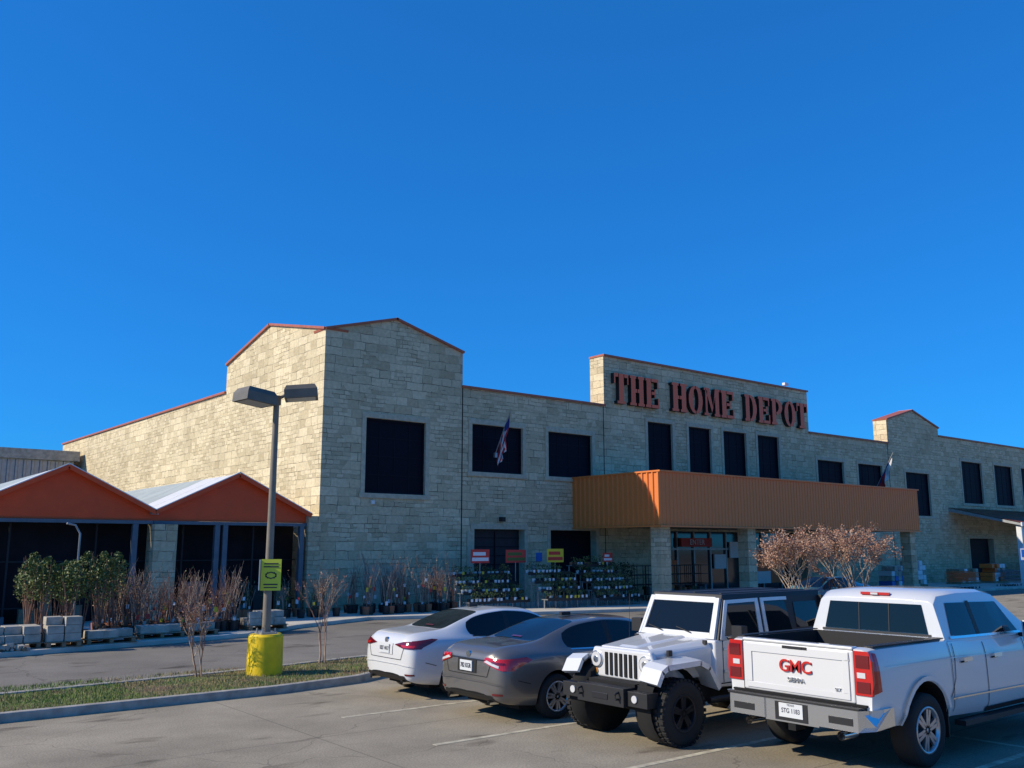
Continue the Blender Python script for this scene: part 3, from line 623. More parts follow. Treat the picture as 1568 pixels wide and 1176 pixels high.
def strip(bvh,pts,w,axis,sgn,mb,mat,off=.004,res=.06):
    for a,b in zip(pts,pts[1:]):
        a,b=V(a),V(b); d=(b-a).normalized(); n=V((-d.y,d.x))*w/2; decal(bvh,[tuple(a-n),tuple(b-n),tuple(b+n),tuple(a+n)],axis,sgn,mb,mat,off,res)
def wheel(g,x,y,r,w,side,rim='rim',nsp=5,rr=.68,knob=False,z=None):
    z=r if z is None else z; s=side; h=w/2
    g.lathey((x,y,z),[(r*rr,-h*.9*s),(r*.9,-h*s),(r*.985,-h*.8*s),(r,-h*.3*s),(r,h*.3*s),(r*.985,h*.8*s),(r*.9,h*s),(r*.78,h*1.02*s),(r*rr,h*.9*s)],36,'tyre')
    g.lathey((x,y,z),[(r*rr,h*.92*s),(r*(rr-.05),h*.86*s),(r*(rr-.08),h*.3*s),(.01,h*.25*s)],36,'under'); g.lathey((x,y,z),[(r*rr*1.01,h*.9*s),(r*rr*1.0,h*.98*s),(r*(rr-.07),h*.93*s),(r*(rr-.08),h*.6*s)],36,rim)
    g.lathey((x,y,z),[(.001,h*.86*s),(r*.13,h*.84*s),(r*.16,h*.7*s),(r*.16,h*.3*s)],16,rim)
    for k in range(nsp):
        for da in (-.16,.16):
            a=2*math.pi*k/nsp+.3; Rm=Matrix.Rotation(-(a+da*.6),3,'Y'); c=V((x,y+h*.74*s,z))+Matrix.Rotation(-(a+da),3,'Y')@V((r*rr*.54,0,0)); g.obox(c,(r*rr*.90,.035,r*.10),Rm,rim)
    if knob:
        for k in range(34):
            a=2*math.pi*k/34
            for yy,o in ((-.7,0),(.7,.5),(0,.25)):
                Rm=Matrix.Rotation(-(a+o*2*math.pi/34),3,'Y'); c=V((x,y+h*yy,z))+Rm@V((r*1.0,0,0)); g.obox(c,(.03,w*.26,.045),Rm,'tyre')
def carbody(name,stations,paint,e,arches,ar,azc,glassside,rearwin,wind,bp,xs=1,zs=1,ws=1):
    rings=[]
    for (x,zb,w,zsh,wg,zg,wt,zt,zc) in stations:
        x*=xs
        h=[(0,zb),(w*.86,zb),(w*.965,zb+.07),(w,zb+(zsh-zb)*.55),(w*.975,zsh),(wg,zg),(wt,zt),(wt-.045,zt+.028),(wt*.55,zc-.008),(0,zc)]
        h=[(a*ws,b*zs) for a,b in h]
        rings.append([(x,a,b) for a,b in h]+[(x,-a,b) for a,b in h[-2:0:-1]])
    n=len(rings[0]); mb=MB(); vs=[p for r in rings for p in r]; mats=[M[paint],M['cglass'],M['under'],M['blk']]; mb.mats=mats
    fs=[];mi=[]
    for i in range(len(rings)-1):
        for k in range(n):
            kk=k if k<9 else n-1-k; m=0
            if kk==5 and glassside[0]<=i<glassside[1]: m=3 if i==bp else 1
            if kk in (7,8) and rearwin[0]<=i<rearwin[1]: m=1
            if kk in (7,8) and wind[0]<=i<wind[1]: m=1
            if kk==0: m=2
            fs.append((i*n+k,i*n+(k+1)%n,(i+1)*n+(k+1)%n,(i+1)*n+k)); mi.append(m)
    fs.append(tuple(range(n))); mi.append(0); fs.append(tuple((len(rings)-1)*n+k for k in range(n))[::-1]); mi.append(0)
    mb.v=[tuple(p) for p in vs]; mb.f=fs; mb.m=mi; mb.sm=[True]*len(fs)
    o=mb.build(name+"_tmp")
    me=o.data; bm=bmesh.new(); bm.from_mesh(me); cl=bm.edges.layers.float.new('crease_edge')
    for ed in bm.edges:
        if len(ed.link_faces)==2 and ed.link_faces[0].material_index!=ed.link_faces[1].material_index: ed[cl]=.55
    bm.to_mesh(me); bm.free()
    sb=o.modifiers.new("s","SUBSURF"); sb.levels=3; sb.render_levels=3
    me2=evalmesh(o); bpy.data.objects.remove(o)
    o=bpy.data.objects.new("body",me2); COL.objects.link(o)
    cut=MB(); cut.mats=mats
    for ax in arches:
        for s in (1,-1): cut.lathey((ax,0,azc),[(.001,.60*s),(ar,.60*s),(ar,1.3*s),(.001,1.3*s)],40,M['under'],False)
    c=cut.build("cut"); bo=o.modifiers.new("b","BOOLEAN"); bo.object=c; bo.operation='DIFFERENCE'; bo.solver='EXACT'
    bpy.context.view_layer.update(); me3=evalmesh(o); bpy.data.objects.remove(o); bpy.data.objects.remove(c)
    o=bpy.data.objects.new("body",me3); COL.objects.link(o); o.parent=e
    bm=bmesh.new(); bm.from_mesh(me3)
    for f in bm.faces:
        f.smooth = f.material_index!=2
    for ed in bm.edges:
        if len(ed.link_faces)==2 and ed.calc_face_angle(0)>math.radians(38): ed.smooth=False
    bm.to_mesh(me3); 
    bvh=BVHTree.FromBMesh(bm); bm.free(); return o,bvh
ST=[(0.00,.42,.56,.74,.50,.82,.42,.86,.88),(.05,.33,.80,.86,.70,.94,.58,.975,1.0),(.20,.27,.865,.91,.755,1.02,.64,1.07,1.095),(.55,.23,.90,.93,.78,1.035,.66,1.085,1.11),(.90,.20,.915,.93,.79,1.02,.64,1.10,1.13),(1.35,.19,.92,.92,.795,.995,.60,1.255,1.29),(1.80,.18,.92,.91,.80,.97,.585,1.365,1.41),(2.32,.18,.92,.90,.80,.955,.59,1.395,1.45),(2.42,.18,.92,.90,.80,.952,.59,1.395,1.45),(3.05,.18,.92,.89,.80,.94,.585,1.36,1.42),(3.45,.18,.92,.88,.80,.935,.62,1.20,1.25),(3.88,.18,.92,.87,.79,.93,.68,.985,1.02),(4.30,.19,.90,.80,.74,.87,.55,.91,.93),(4.66,.20,.85,.70,.66,.76,.48,.79,.80),(4.84,.24,.72,.60,.55,.66,.4,.68,.69),(4.89,.30,.50,.52,.40,.58,.3,.59,.60)]
def sedan(name,x,y,paint,kind,xs,zs,ws,rear_axle,front_axle,rz=0,rim='rim'):
    e=empty(name,(x,y,0),rz); r=.335
    o,b=carbody(name,ST,paint,e,(rear_axle,front_axle),.385,.345,(5,11),(4,6),(9,11),7,xs,zs,ws)
    g=MB(); W=.92*ws
    for ax in (rear_axle,front_axle):
        for s in (1,-1): wheel(g,ax,s*(W-.12),r,.22,s,rim,5 if kind=='a' else 7)
    g.box(.5,4.3*xs,-.66,.66,.17,.5,'under'); g.build("wheels",e)
    d=MB(); z=lambda q:q*zs; X=lambda q:q*xs
    for s in (1,-1):
        strip(b,[(X(2.37),z(.93)),(X(2.38),z(.55)),(X(2.35),z(.26))],.012,'y',s,d,'seam'); strip(b,[(X(1.48),z(.95)),(X(1.5),z(.72)),(X(1.72),z(.52)),(X(1.78),z(.26))],.012,'y',s,d,'seam'); strip(b,[(X(3.5),z(.9)),(X(3.55),z(.6)),(X(3.5),z(.26))],.012,'y',s,d,'seam'); strip(b,[(X(1.55),z(.26)),(X(3.45),z(.26))],.03,'y',s,d,'blk')
        strip(b,[(X(.32),z(.62)),(X(.55),z(.56))],.01,'y',s,d,'seam')
        strip(b,[(X(1.45),z(1.0)),(X(2.4),z(.972)),(X(3.5),z(.955))],.02,'y',s,d,'chrome' if kind=='b' else 'blk')
        for hx in (1.72,2.62): decal(b,[(X(hx),z(.845)),(X(hx+.2),z(.845)),(X(hx+.2),z(.875)),(X(hx),z(.875))],'y',s,d,paint,.03); decal(b,[(X(hx+.02),z(.82)),(X(hx+.18),z(.82)),(X(hx+.18),z(.845)),(X(hx+.02),z(.845))],'y',s,d,'seam')
        d.obox((X(3.42),s*(W+.06),z(.98)),(.12,.2,.13),Matrix.Rotation(.15*s,3,'Z'),paint); d.obox((X(3.35),s*(W+.06),z(.98)),(.02,.17,.1),Matrix.Rotation(.15*s,3,'Z'),'cglass')
        if kind=='a':
            decal(b,[(s*.30,z(.90)),(s*.58,z(.845)),(s*.86,z(.84)),(s*.88,z(.97)),(s*.55,z(.955))],'x',-1,d,'taild',.009,.03); decal(b,[(X(.08),z(.86)),(X(.25),z(.86)),(X(.62),z(.985)),(X(.50),z(1.0)),(X(.12),z(.97))],'y',s,d,'taild',.009,.03)
            decal(b,[(s*.56,z(.865)),(s*.80,z(.862)),(s*.80,z(.90)),(s*.5,z(.905))],'x',-1,d,'tail',.013,.03)
        else:
            decal(b,[(s*.42,z(.87)),(s*.80,z(.76)),(s*.885,z(.76)),(s*.885,z(.92)),(s*.45,z(.94))],'x',-1,d,'tail',.009,.03); decal(b,[(X(.06),z(.77)),(X(.22),z(.77)),(X(.60),z(.90)),(X(.5),z(.945)),(X(.1),z(.925))],'y',s,d,'tail',.009,.03)
            decal(b,[(s*.44,z(.875)),(s*.74,z(.80)),(s*.74,z(.835)),(s*.5,z(.9))],'x',-1,d,'lampw',.013,.03)
            decal(b,[(s*.60,z(.86)),(s*.87,z(.84)),(s*.87,z(.87)),(s*.60,z(.89))],'x',-1,d,'taild',.013,.03)
        decal(b,[(s*.62,z(.405)),(s*.78,z(.405)),(s*.78,z(.435)),(s*.62,z(.435))],'x',-1,d,'taild',.008,.03)
        decal(b,[(s*.45,z(.62)),(s*.84,z(.66)),(s*.84,z(.74)),(s*.5,z(.69))],'x',1,d,'lampw',.008,.04)
        d.tube([(.03,s*.52,.30),(.2,s*.52,.30)],.04,12,'chrome',False)
    strip(b,[(-.62,z(.96)),(-.5,z(.66)),(.5,z(.66)),(.62,z(.96))],.010,'x',-1,d,'seam')
    decal(b,[(-.66,z(.30)),(.66,z(.30)),(.60,z(.40)),(-.60,z(.40))],'x',-1,d,'blk',.008)
    strip(b,[(-.78,z(.56)),(-.4,z(.585)),(.4,z(.585)),(.78,z(.56))],.012,'x',-1,d,paint,.012)
    if kind=='b': strip(b,[(-.45,z(.895)),(.45,z(.895))],.016,'x',-1,d,'rimd',.010)
    pz=z(.79) if kind=='b' else z(.82)
    decal(b,[(-.24,pz-.095),(.24,pz-.095),(.24,pz+.10),(-.24,pz+.10)],'x',-1,d,'seam' if kind=='b' else paint,.007)
    h=b.ray_cast(V((-4,0,pz)),V((1,0,0)))[0].x
    d.box(h-.03,h-.012,-.155,.155,pz-.077,pz+.077,'plate')
    zz=z(.955); h2=b.ray_cast(V((-4,0,zz)),V((1,0,0)))[0].x; d.tube([(h2-.02,0,zz),(h2+.02,0,zz)],.05,16,'chrome')
    d.box(X(1.95),X(2.15),-.03,.03,z(1.445),z(1.50),'blk')
    decal(b,[(X(.98),-.12),(X(1.02),-.12),(X(1.02),.12),(X(.98),.12)],'z',1,d,'taild',.006)
    d.build("trim",e,recalc=False)
    text("782 KGR" if kind=='b' else "KBT 4417",.1,(h-.036,0,pz),(math.pi/2,0,-math.pi/2),'ink',e,"plate_lettering",.001).scale=(.72,1,1)
    return e
sedan("white_sedan",-8.05,-18.7,'white','a',.935,1.02,.975,1.0,3.70)
sedan("grey_sedan",-8.15,-21.32,'grey','b',1.0,1.01,1.0,1.08,3.90)
sedan("teal_sedan",19.6,-11.3,'teal','a',.95,1.0,.975,1.02,3.75,math.pi)
def jeep(x,y):
    e=empty("white_off_road_suv",(x,y,0)); g=MB(); P='white'
    def pr(poly,y0,y1,mat): g.prism([(a,y0,b) for a,b in poly],(0,y1-y0,0),mat)
    pr([(1.50,.66),(2.72,.60),(2.9,.60),(3.10,.98),(4.05,.98),(4.2,.75),(4.32,.75),(4.32,1.30),(1.50,1.30)],-.78,.78,P)
    vs=[(.50,-.52,.80),(.50,.52,.80),(1.56,.70,.80),(1.56,-.70,.80),(.50,-.53,1.13),(.50,.53,1.13),(1.56,.72,1.22),(1.56,-.72,1.22),(.46,-.46,1.205),(.46,.46,1.205),(1.56,.60,1.315),(1.56,-.60,1.315)]
    g.raw(vs,[(0,1,5,4),(1,2,6,5),(2,3,7,6),(3,0,4,7),(4,5,9,8),(5,6,10,9),(7,4,8,11),(8,9,10,11),(6,7,11,10),(0,3,2,1)],P)
    g.raw([(.5,-.20,1.20),(.5,.20,1.20),(1.5,.26,1.30),(1.5,-.26,1.30),(.58,-.16,1.235),(.58,.16,1.235),(1.5,.22,1.335),(1.5,-.22,1.335)],[(0,1,5,4),(1,2,6,5),(2,3,7,6),(3,0,4,7),(4,5,6,7)],P)
    g.prism([(.40,-.60,.78),(.40,.60,.78),(.40,.63,1.02),(.40,.55,1.19),(.40,-.55,1.19),(.40,-.63,1.02)],(.10,0,0),P)
    g.build("body_shell",e,bevel=.03,seg=3)
    g=MB()
    for k in range(7):
        yy=(k-3)*.094; g.box(.385,.399,yy-.027,yy+.027,.82,1.13,'under')
    for s in (1,-1):
        def diskx(cx,cy,cz,r,dep,mat,n=24):
            g.tube([(cx,cy,cz),(cx-dep,cy,cz)],r,n,mat)
        diskx(.42,s*.475,1.02,.118,.04,'chrome'); diskx(.39,s*.475,1.02,.10,.02,'lampw'); diskx(.375,s*.475,1.02,.05,.012,'chrome')
        diskx(.42,s*.50,.855,.045,.035,'amber')
    g.box(.04,.26,-.82,.82,.52,.71,'blk'); g.box(-.02,.2,-.45,.45,.50,.74,'blk'); g.box(.24,.40,-.5,.5,.6,.77,'under')
    for s in (1,-1):
        g.tube([(.04,s*.60,.62),(.02,s*.60,.62)],.05,16,'lampw'); g.tube([(.05,s*.36,.60),(-.08,s*.36,.60),(-.09,s*.36,.67),(-.01,s*.36,.69)],.016,8,'blk')
    g.box(-.03,-.021,-.15,.15,.57,.65,'rimd')
    g.box(.2,1.2,-.45,.45,.45,.78,'under'); g.box(1.2,4.2,-.6,.6,.45,.72,'under'); g.tube([(.62,-.7,.43),(.62,.7,.43)],.05,10,'under'); g.tube([(3.57,-.7,.43),(3.57,.7,.43)],.06,10,'under')
    g.tube([(.45,-.5,.55),(.45,.5,.5)],.02,8,'rimd')
    for s in (1,-1): g.tube([(1.25,s*.84,.52),(3.0,s*.84,.52)],.045,10,'blk')
    g.build("bumper_grille_lamps",e,bevel=.008)
    g=MB()
    for s in (1,-1):
        for poly in ([(.12,.86),(.22,1.03),(.34,1.09),(1.02,1.11),(1.22,1.02),(1.42,.72)],[(2.98,.70),(3.12,1.0),(3.28,1.10),(3.86,1.11),(4.02,1.02),(4.15,.78)]):
            th=.05
            for (a,za),(b,zb) in zip(poly,poly[1:]):
                yi,yo=(.60 if a<2 else .76)*s,.93*s
                d=V((b-a,zb-za)).normalized(); nx,nz=-d.y*th,d.x*th
                vs=[(a,yi,za),(b,yi,zb),(b,yo,zb-.03),(a,yo,za-.03),(a-nx,yi,za-nz),(b-nx,yi,zb-nz),(b-nx*1.4,yo,zb-.03-nz*1.4),(a-nx*1.4,yo,za-.03-nz*1.4)]
                g.raw(vs,[(0,1,2,3),(4,7,6,5),(0,4,5,1),(1,5,6,2),(2,6,7,3),(3,7,4,0)],P)
        g.box(.30,.36,s*.72-.05,s*.72+.05,1.0,1.03,'amber')
        for ax in (.64,3.57): g.lathey((ax,0,.50),[(.001,.5*s),(.50,.5*s),(.50,.78*s)],24,'under')
    g.build("fender_flares",e)
    g=MB()
    A=V((1.56,0,1.30)); B=V((1.80,0,1.86))
    def wp(t,yy,o=0): p=A.lerp(B,t); n=V((-.56,0,.24)).normalized()*o; return (p.x+n.x,yy,p.z+n.z)
    yb,yt=.73,.66
    def slab(t0,t1,y00,y01,y10,y11,o0,o1,mat):
        vs=[wp(t0,y00,o0),wp(t0,y01,o0),wp(t1,y11,o0),wp(t1,y10,o0),wp(t0,y00,o1),wp(t0,y01,o1),wp(t1,y11,o1),wp(t1,y10,o1)]
        g.raw(vs,[(0,1,2,3),(4,7,6,5),(0,4,5,1),(1,5,6,2),(2,6,7,3),(3,7,4,0)],mat)
    slab(0,1,-yb,-yb+.09,-yt,-yt+.08,.03,-.03,P); slab(0,1,yb-.09,yb,yt-.08,yt,.03,-.03,P); slab(0,.14,-yb+.09,yb-.09,-yb+.09,yb-.09,.03,-.03,P); slab(.88,1.02,-yt+.07,yt-.07,-yt+.07,yt-.07,.028,-.028,P)
    slab(.14,.88,-.66,.66,-.6,.6,.005,-.005,'cglass')
    for yy in (-.3,.25): g.tube([wp(.1,yy,.05),wp(.22,yy+.3,.04)],.009,6,'blk')
    def side(s):
        y0,y1=.775*s,.68*s
        def q(a,z): t=(z-1.30)/.58; return (a,(y0+(y1-y0)*t),z)
        def panel(pts,mat,o):
            pp=[V(q(a,z))+V((0,s*o,0)) for a,z in pts]; g.prism(pp,(0,-s*.03,0),mat)
        panel([(1.58,1.30),(4.28,1.30),(4.22,1.86),(1.82,1.86)],'blk',0)
        panel([(1.62,1.30),(2.62,1.30),(2.62,1.345),(1.64,1.345)],P,.014); panel([(1.62,1.31),(1.70,1.31),(1.90,1.80),(1.84,1.84)],P,.015); panel([(1.86,1.79),(2.62,1.80),(2.62,1.85),(1.84,1.84)],P,.0145); panel([(2.53,1.345),(2.62,1.345),(2.62,1.80),(2.54,1.80)],P,.0155)
        panel([(2.68,1.30),(3.42,1.30),(3.42,1.345),(2.68,1.345)],P,.014); panel([(2.68,1.345),(2.75,1.345),(2.75,1.80),(2.68,1.80)],P,.0155); panel([(2.68,1.80),(3.34,1.80),(3.34,1.85),(2.68,1.85)],P,.0145)
        panel([(1.72,1.35),(2.52,1.35),(2.52,1.79),(1.92,1.79)],'cglass',.008); panel([(2.76,1.35),(3.36,1.35),(3.28,1.79),(2.76,1.79)],'cglass',.008); panel([(3.5,1.38),(4.15,1.38),(4.1,1.76),(3.5,1.76)],'cglass',.008)
    side(1); side(-1)
    g.build("greenhouse",e)
    g=MB(); g.prism([(1.80,-.68,1.85),(1.84,-.66,1.92),(1.84,.66,1.92),(1.80,.68,1.85)],(2.45,0,0),'blk'); g.box(4.2,4.28,-.76,.76,1.30,1.845,'blk')
    for y0 in (-.5,0,.5): g.box(2.0,4.1,y0-.02,y0+.02,1.915,1.93,'blk')
    g.build("hardtop",e,bevel=.02)
    g=MB()
    for s in (1,-1):
        yy=s*.782
        for xx in (1.66,2.65,3.42): g.box(xx-.006,xx+.006,min(yy,yy+s*.004),max(yy,yy+s*.004),.72,1.29,'seam')
        g.box(1.6,3.42,min(yy,yy+s*.004),max(yy,yy+s*.004),.70,.715,'seam')
        for xx in (2.42,3.22): g.box(xx,xx+.14,min(yy,yy+s*.035),max(yy,yy+s*.035),1.17,1.20,'blk')
        for xx in (1.70,2.70):
            for zz in (.85,1.15): g.box(xx-.03,xx+.05,min(yy,yy+s*.02),max(yy,yy+s*.02),zz,zz+.035,P)
        g.obox((1.80,s*.98,1.40),(.12,.19,.20),Matrix.Rotation(.1*s,3,'Z'),'blk'); g.tube([(1.75,s*.8,1.32),(1.80,s*.92,1.34)],.02,8,'blk')
        g.box(.70,.78,s*.60-.02,s*.60+.02,1.12,1.2,'blk'); g.box(1.40,1.44,s*.66-.03,s*.66+.03,1.24,1.3,'blk')
    g.tube([(1.35,.76,1.1),(1.4,.78,1.9)],.004,5,'blk')
    g.tube([(4.34,0,1.05),(4.56,0,1.05)],.42,28,'tyre')
    for ax in (.64,3.57):
        for s in (1,-1): wheel(g,ax,s*.80,.425,.27,s,'rimd',5,.56,True)
    g.build("wheels_doors_mirrors",e,bevel=.006)
jeep(-7.72,-23.85)
def pickup(x,y):
    e=empty("white_pickup_truck",(x,y,0)); P='white'
    st=[(.14,.60,.955,1.40),(.22,.55,.985,1.415),(.9,.52,1.0,1.42),(1.9,.50,1.0,1.42),(1.94,.50,.995,1.40),(3.0,.46,.99,1.385),(4.05,.46,.99,1.37),(4.5,.48,.995,1.33),(5.3,.52,.985,1.27),(5.75,.60,.93,1.18),(5.86,.66,.86,1.08)]
    rings=[]
    for (a,zb,w,zt) in st:
        h=[(0,zb),(w*.93,zb),(w*.985,zb+.12),(w,zb+.32),(w*.992,zt-.22),(w*.97,zt-.10),(w*.945,zt-.02),(w*.90,zt),(0,zt+ (.03 if a>4.1 else 0))]
        rings.append([(a,p,q) for p,q in h]+[(a,-p,q) for p,q in h[-2:0:-1]])
    n=len(rings[0]); mb=MB(); mats=[M[P],M['cglass'],M['under'],M['int']]; mb.mats=mats; mb.v=[p for r in rings for p in r]; fs=[];mi=[]
    for i in range(len(rings)-1):
        for k in range(n): fs.append((i*n+k,i*n+(k+1)%n,(i+1)*n+(k+1)%n,(i+1)*n+k)); mi.append(2 if k in (0,n-1) else 0)
    fs.append(tuple(range(n))); mi.append(0); fs.append(tuple((len(rings)-1)*n+k for k in range(n))[::-1]); mi.append(0)
    mb.f=fs; mb.m=mi; mb.sm=[True]*len(fs); o=mb.build("tmp")
    cut=MB(); cut.mats=mats
    for ax in (1.24,4.98):
        for s in (1,-1): cut.lathey((ax,0,.47),[(.001,.62*s),(.51,.62*s),(.51,1.3*s),(.001,1.3*s)],44,M['under'],False)
    cut.box(.27,1.83,-.80,.80,.90,2,M['int']); cut.box(-.1,.272,-.76,.76,.5,2,M['int'])
    c=cut.build("cut"); bo=o.modifiers.new("b","BOOLEAN"); bo.object=c; bo.operation='DIFFERENCE'; bo.solver='EXACT'; bo.use_self=True
    bpy.context.view_layer.update(); me=evalmesh(o); bpy.data.objects.remove(o); bpy.data.objects.remove(c)
    o=bpy.data.objects.new("body",me); COL.objects.link(o); o.parent=e
    bm=bmesh.new(); bm.from_mesh(me)
    for ed in bm.edges:
        if len(ed.link_faces)==2 and ed.calc_face_angle(0)>math.radians(30): ed.smooth=False
    bm.to_mesh(me); b=BVHTree.FromBMesh(bm); bm.free()
    cs=[(1.92,.93,.93,1.40,1.40),(1.96,.93,.79,1.83,1.88),(2.08,.94,.775,1.925,1.97),(2.6,.945,.77,1.95,2.0),(3.3,.945,.765,1.945,1.995),(3.62,.94,.76,1.90,1.95),(4.42,.93,.90,1.40,1.42)]
    rings=[]
    for i,(a,wb,wt,zt,zc) in enumerate(cs):
        h=[(0,1.36),(wb,1.36),(wt+(wb-wt)*.5,1.36+(zt-1.36)*.5+.0),(wt,zt),(wt-.07,zc-.015),(wt*.5,zc),(0,zc)]
        rings.append([(a,p,q) for p,q in h]+[(a,-p,q) for p,q in h[-2:0:-1]])
    n=len(rings[0]); mb=MB(); mb.mats=[M[P]]; mb.v=[p for r in rings for p in r]; fs=[]
    for i in range(len(rings)-1):
        for k in range(n): fs.append((i*n+k,i*n+(k+1)%n,(i+1)*n+(k+1)%n,(i+1)*n+k))
    fs.append(tuple(range(n))); fs.append(tuple((len(rings)-1)*n+k for k in range(n))[::-1]); mb.f=fs; mb.m=[0]*len(fs); mb.sm=[True]*len(fs)
    cb=mb.build("cab",e,bevel=.03,seg=3); bm=bmesh.new(); bm.from_mesh(cb.data)
    for ed in bm.edges:
        if len(ed.link_faces)==2 and ed.calc_face_angle(0)>math.radians(35): ed.smooth=False
    bm.to_mesh(cb.data); b2=BVHTree.FromBMesh(bm); bm.free()
    d=MB()
    for s in (1,-1):
        decal(b2,[(2.10,1.45),(2.74,1.42),(2.74,1.83),(2.22,1.84)],'y',s,d,'cglass',.006); decal(b2,[(2.84,1.42),(3.95,1.41),(3.62,1.81),(2.84,1.83)],'y',s,d,'cglass',.006)
        strip(b2,[(2.05,1.425),(4.0,1.40)],.03,'y',s,d,'chrome',.01); strip(b2,[(2.79,1.40),(2.79,1.85)],.08,'y',s,d,'blk',.008)
        for pts in ([(1.91,1.38),(1.91,.56)],[(2.83,1.38),(2.83,.50)],[(3.98,1.36),(4.0,.9),(3.92,.52)],[(2.02,1.36),(1.98,.95),(1.83,.74)]): strip(b,pts,.014,'y',s,d,'seam')
        strip(b,[(1.98,.50),(3.98,.50)],.06,'y',s,d,'blk',.01); strip(b,[(1.85,.72),(4.3,.70)],.018,'y',s,d,'chrome',.012)
        strip(b,[(.4,1.20),(1.88,1.20),(4.4,1.16)],.01,'y',s,d,P,.012)
        for hx in (2.12,2.95): strip(b,[(hx,1.16),(hx+.22,1.16)],.045,'y',s,d,'chrome',.04); strip(b,[(hx+.02,1.13),(hx+.2,1.13)],.02,'y',s,d,'seam',.006)
        for ax in (1.24,4.98):
            pts=[(ax+.545*math.cos(t),.47+.545*math.sin(t)) for t in [math.radians(q) for q in range(5,180,12)]]; strip(b,pts,.05,'y',s,d,P,.02,.04)
        d.prism([(.125,s*.765,.90),(.125,s*.965,.90),(.125,s*.985,1.05),(.125,s*.975,1.28),(.125,s*.945,1.385),(.125,s*.765,1.385)],(.05,0,0),'tail')
        decal(b,[(.145,.92),(.27,.95),(.24,1.36),(.145,1.375)],'y',s,d,'tail',.014)
        d.box(.117,.124,min(s*.80,s*.90),max(s*.80,s*.90),1.09,1.15,'lampw'); d.box(.117,.1245,min(s*.79,s*.95),max(s*.79,s*.95),1.20,1.34,'taild'); d.box(.117,.1245,min(s*.79,s*.95),max(s*.79,s*.95),.93,1.05,'taild')
        d.obox((3.95,s*1.13,1.42),(.14,.22,.28),Matrix.Rotation(.1*s,3,'Z'),P); d.tube([(3.98,s*.93,1.36),(3.96,s*1.05,1.36)],.03,8,'blk'); d.obox((3.872,s*1.13,1.42),(.01,.18,.24),Matrix.Rotation(.1*s,3,'Z'),'cglass')
        d.box(1.74,1.76,min(s*.72,s*.98),max(s*.72,s*.98),.28,.62,'blk'); d.box(2.05,3.95,min(s*.90,s*1.04),max(s*.90,s*1.04),.38,.44,'blk')
        d.box(.26,1.88,min(s*.815,s*.93),max(s*.815,s*.93),1.424,1.436,'blk')
        for ax in (1.24,4.98): wheel(d,ax,s*.86,.42,.28,s,'rim',6,.64)
    decal(b2,[(-.72,1.46),(.72,1.46),(.64,1.82),(-.64,1.82)],'x',-1,d,'cglass',.006); strip(b2,[(-.21,1.46),(-.21,1.82)],.012,'x',-1,d,'blk',.01); strip(b2,[(.21,1.46),(.21,1.82)],.012,'x',-1,d,'blk',.01)
    decal(b2,[(-.76,1.425),(.76,1.425),(.76,1.455),(-.76,1.455)],'x',-1,d,'blk',.006)
    d.box(1.98,2.02,-.20,.20,1.92,1.955,'tail'); d.box(1.965,1.979,-.05,.05,1.923,1.95,'lampw')
    for s in (-1,1): d.prism([(3.66,s*.70,1.80),(4.36,s*.82,1.44),(4.36,s*.002,1.455),(3.66,s*.002,1.855)],(-.02,0,.035),'cglass')
    d.box(.3,1.9,-.5,.5,.45,.55,'under'); d.tube([(1.24,-.8,.42),(1.24,.8,.42)],.07,10,'under'); d.box(1.91,5.2,-.6,.6,.4,.56,'under'); d.tube([(1.24,0,.30),(1.24,0,.54)],.14,14,'under')
    d.box(1.86,1.90,-.80,.80,.9,1.40,'int')
    d.build("glass_lamps_wheels",e,recalc=False)
    t=MB()
    t.box(.135,.23,-.755,.755,.80,1.385,P); t.box(.125,.25,-.755,.755,1.385,1.425,P); t.build("tailgate",e,bevel=.018)
    t=MB()
    t.box(.122,.1335,-.70,.70,1.27,1.36,P); t.box(.122,.1335,-.70,-.62,.90,1.27,P); t.box(.122,.1335,.62,.70,.90,1.27,P); t.box(.122,.1335,-.70,.70,.83,.90,P); t.build("tailgate_pressing",e,bevel=.01)
    t=MB(); t.box(.120,.1215,-.17,.17,1.335,1.37,'blk'); t.box(.114,.1195,-.10,.10,1.338,1.367,'blk')
    t.box(-.02,.16,-.86,-.36,.52,.75,'chrome'); t.box(-.02,.16,.36,.86,.52,.75,'chrome'); t.box(.0,.16,-.36,.36,.50,.75,'chrome'); 
    for s in (1,-1):
        t.prism([(-.02,s*.86,.52),(.10,s*1.0,.54),(.42,s*1.01,.56),(.42,s*1.01,.76),(.10,s*1.0,.76),(-.02,s*.86,.75)],(.06,0,0),'chrome')
        t.box(-.024,-.018,min(s*.50,s*.80),max(s*.50,s*.80),.58,.66,'blk'); t.tube([(.02,s*.62,.45),(.3,s*.62,.45)],.05,14,'chrome',False)
    t.box(-.03,.16,-.88,.88,.752,.775,'blk'); t.box(-.006,-.001,-.22,.22,.52,.73,'blk'); t.box(-.014,-.007,-.16,.16,.56,.72,'plate'); t.box(.0,.2,-.05,.05,.42,.499,'under'); t.box(.1,.14,-.9,.9,.776,.80,'under')
    t.build("rear_bumper",e,bevel=.01)
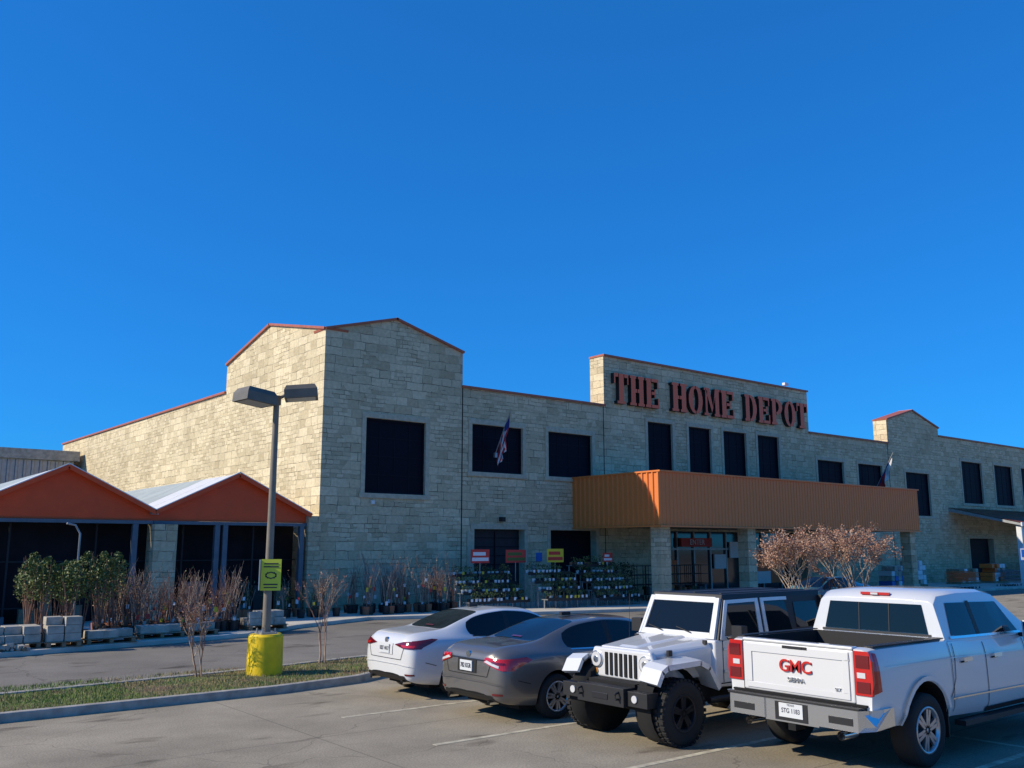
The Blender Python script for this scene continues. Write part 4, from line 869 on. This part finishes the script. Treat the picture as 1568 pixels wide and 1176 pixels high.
    R=(math.pi/2,0,-math.pi/2)
    text("GMC",.20,(.124,.0,1.13),R,'tail',e,"tailgate_lettering",.012,off=.003); text("SIERRA",.075,(.126,0,.975),R,'chrome',e,"model_lettering",.008,off=.001); text("STG 1183",.075,(-.015,0,.635),R,'ink',e,"plate_lettering",.001,off=.001).scale=(.82,1,1); text("SLT",.05,(.126,-.55,.93),R,'chrome',e,"badge_lettering",.006)
    text("TEXAS",.035,(-.015,0,.70),R,'ink',e,"plate_state_lettering",.001)
    e.scale=(1.03,1.04,1.02)
pickup(-6.95,-26.35)
# ------------------------------------------------------------------ light, sky, camera
el=math.radians(32); S=V((-.90,.43,0)).normalized()*math.cos(el)+V((0,0,math.sin(el)))
sd=bpy.data.lights.new("sun","SUN"); sd.energy=5.0; sd.angle=math.radians(.5); sd.color=(1,.89,.71)
so=bpy.data.objects.new("sun",sd); COL.objects.link(so); so.rotation_euler=S.to_track_quat('Z','Y').to_euler(); so.location=(-30,20,40)
w=bpy.data.worlds.new("World"); sc.world=w; w.use_nodes=True; n=w.node_tree; bg=n.nodes["Background"]
sk=n.nodes.new("ShaderNodeTexSky"); sk.sky_type='NISHITA'; sk.sun_disc=False; sk.sun_elevation=el; sk.sun_rotation=math.atan2(S.x,S.y); sk.air_density=1.0; sk.dust_density=.2; sk.ozone_density=3.0; sk.altitude=200
gm=n.nodes.new("ShaderNodeGamma"); gm.inputs[1].default_value=.64; n.links.new(sk.outputs[0],gm.inputs[0])
sky=mixc(n,1.0,gm.outputs[0],(.13,1.04,2.4),'MULTIPLY')
n.links.new(sky,bg.inputs[0]); bg.inputs[1].default_value=.12
cd=bpy.data.cameras.new("camera"); co=bpy.data.objects.new("camera",cd); COL.objects.link(co); co.location=(-16.81,-33.29,2.6); co.rotation_euler=(math.radians(100.12),0,math.radians(-38.6)); cd.sensor_width=36; cd.lens=32.14; cd.clip_end=4000; sc.camera=co
sc.view_settings.view_transform='Standard'; sc.view_settings.look='None'; sc.view_settings.exposure=0
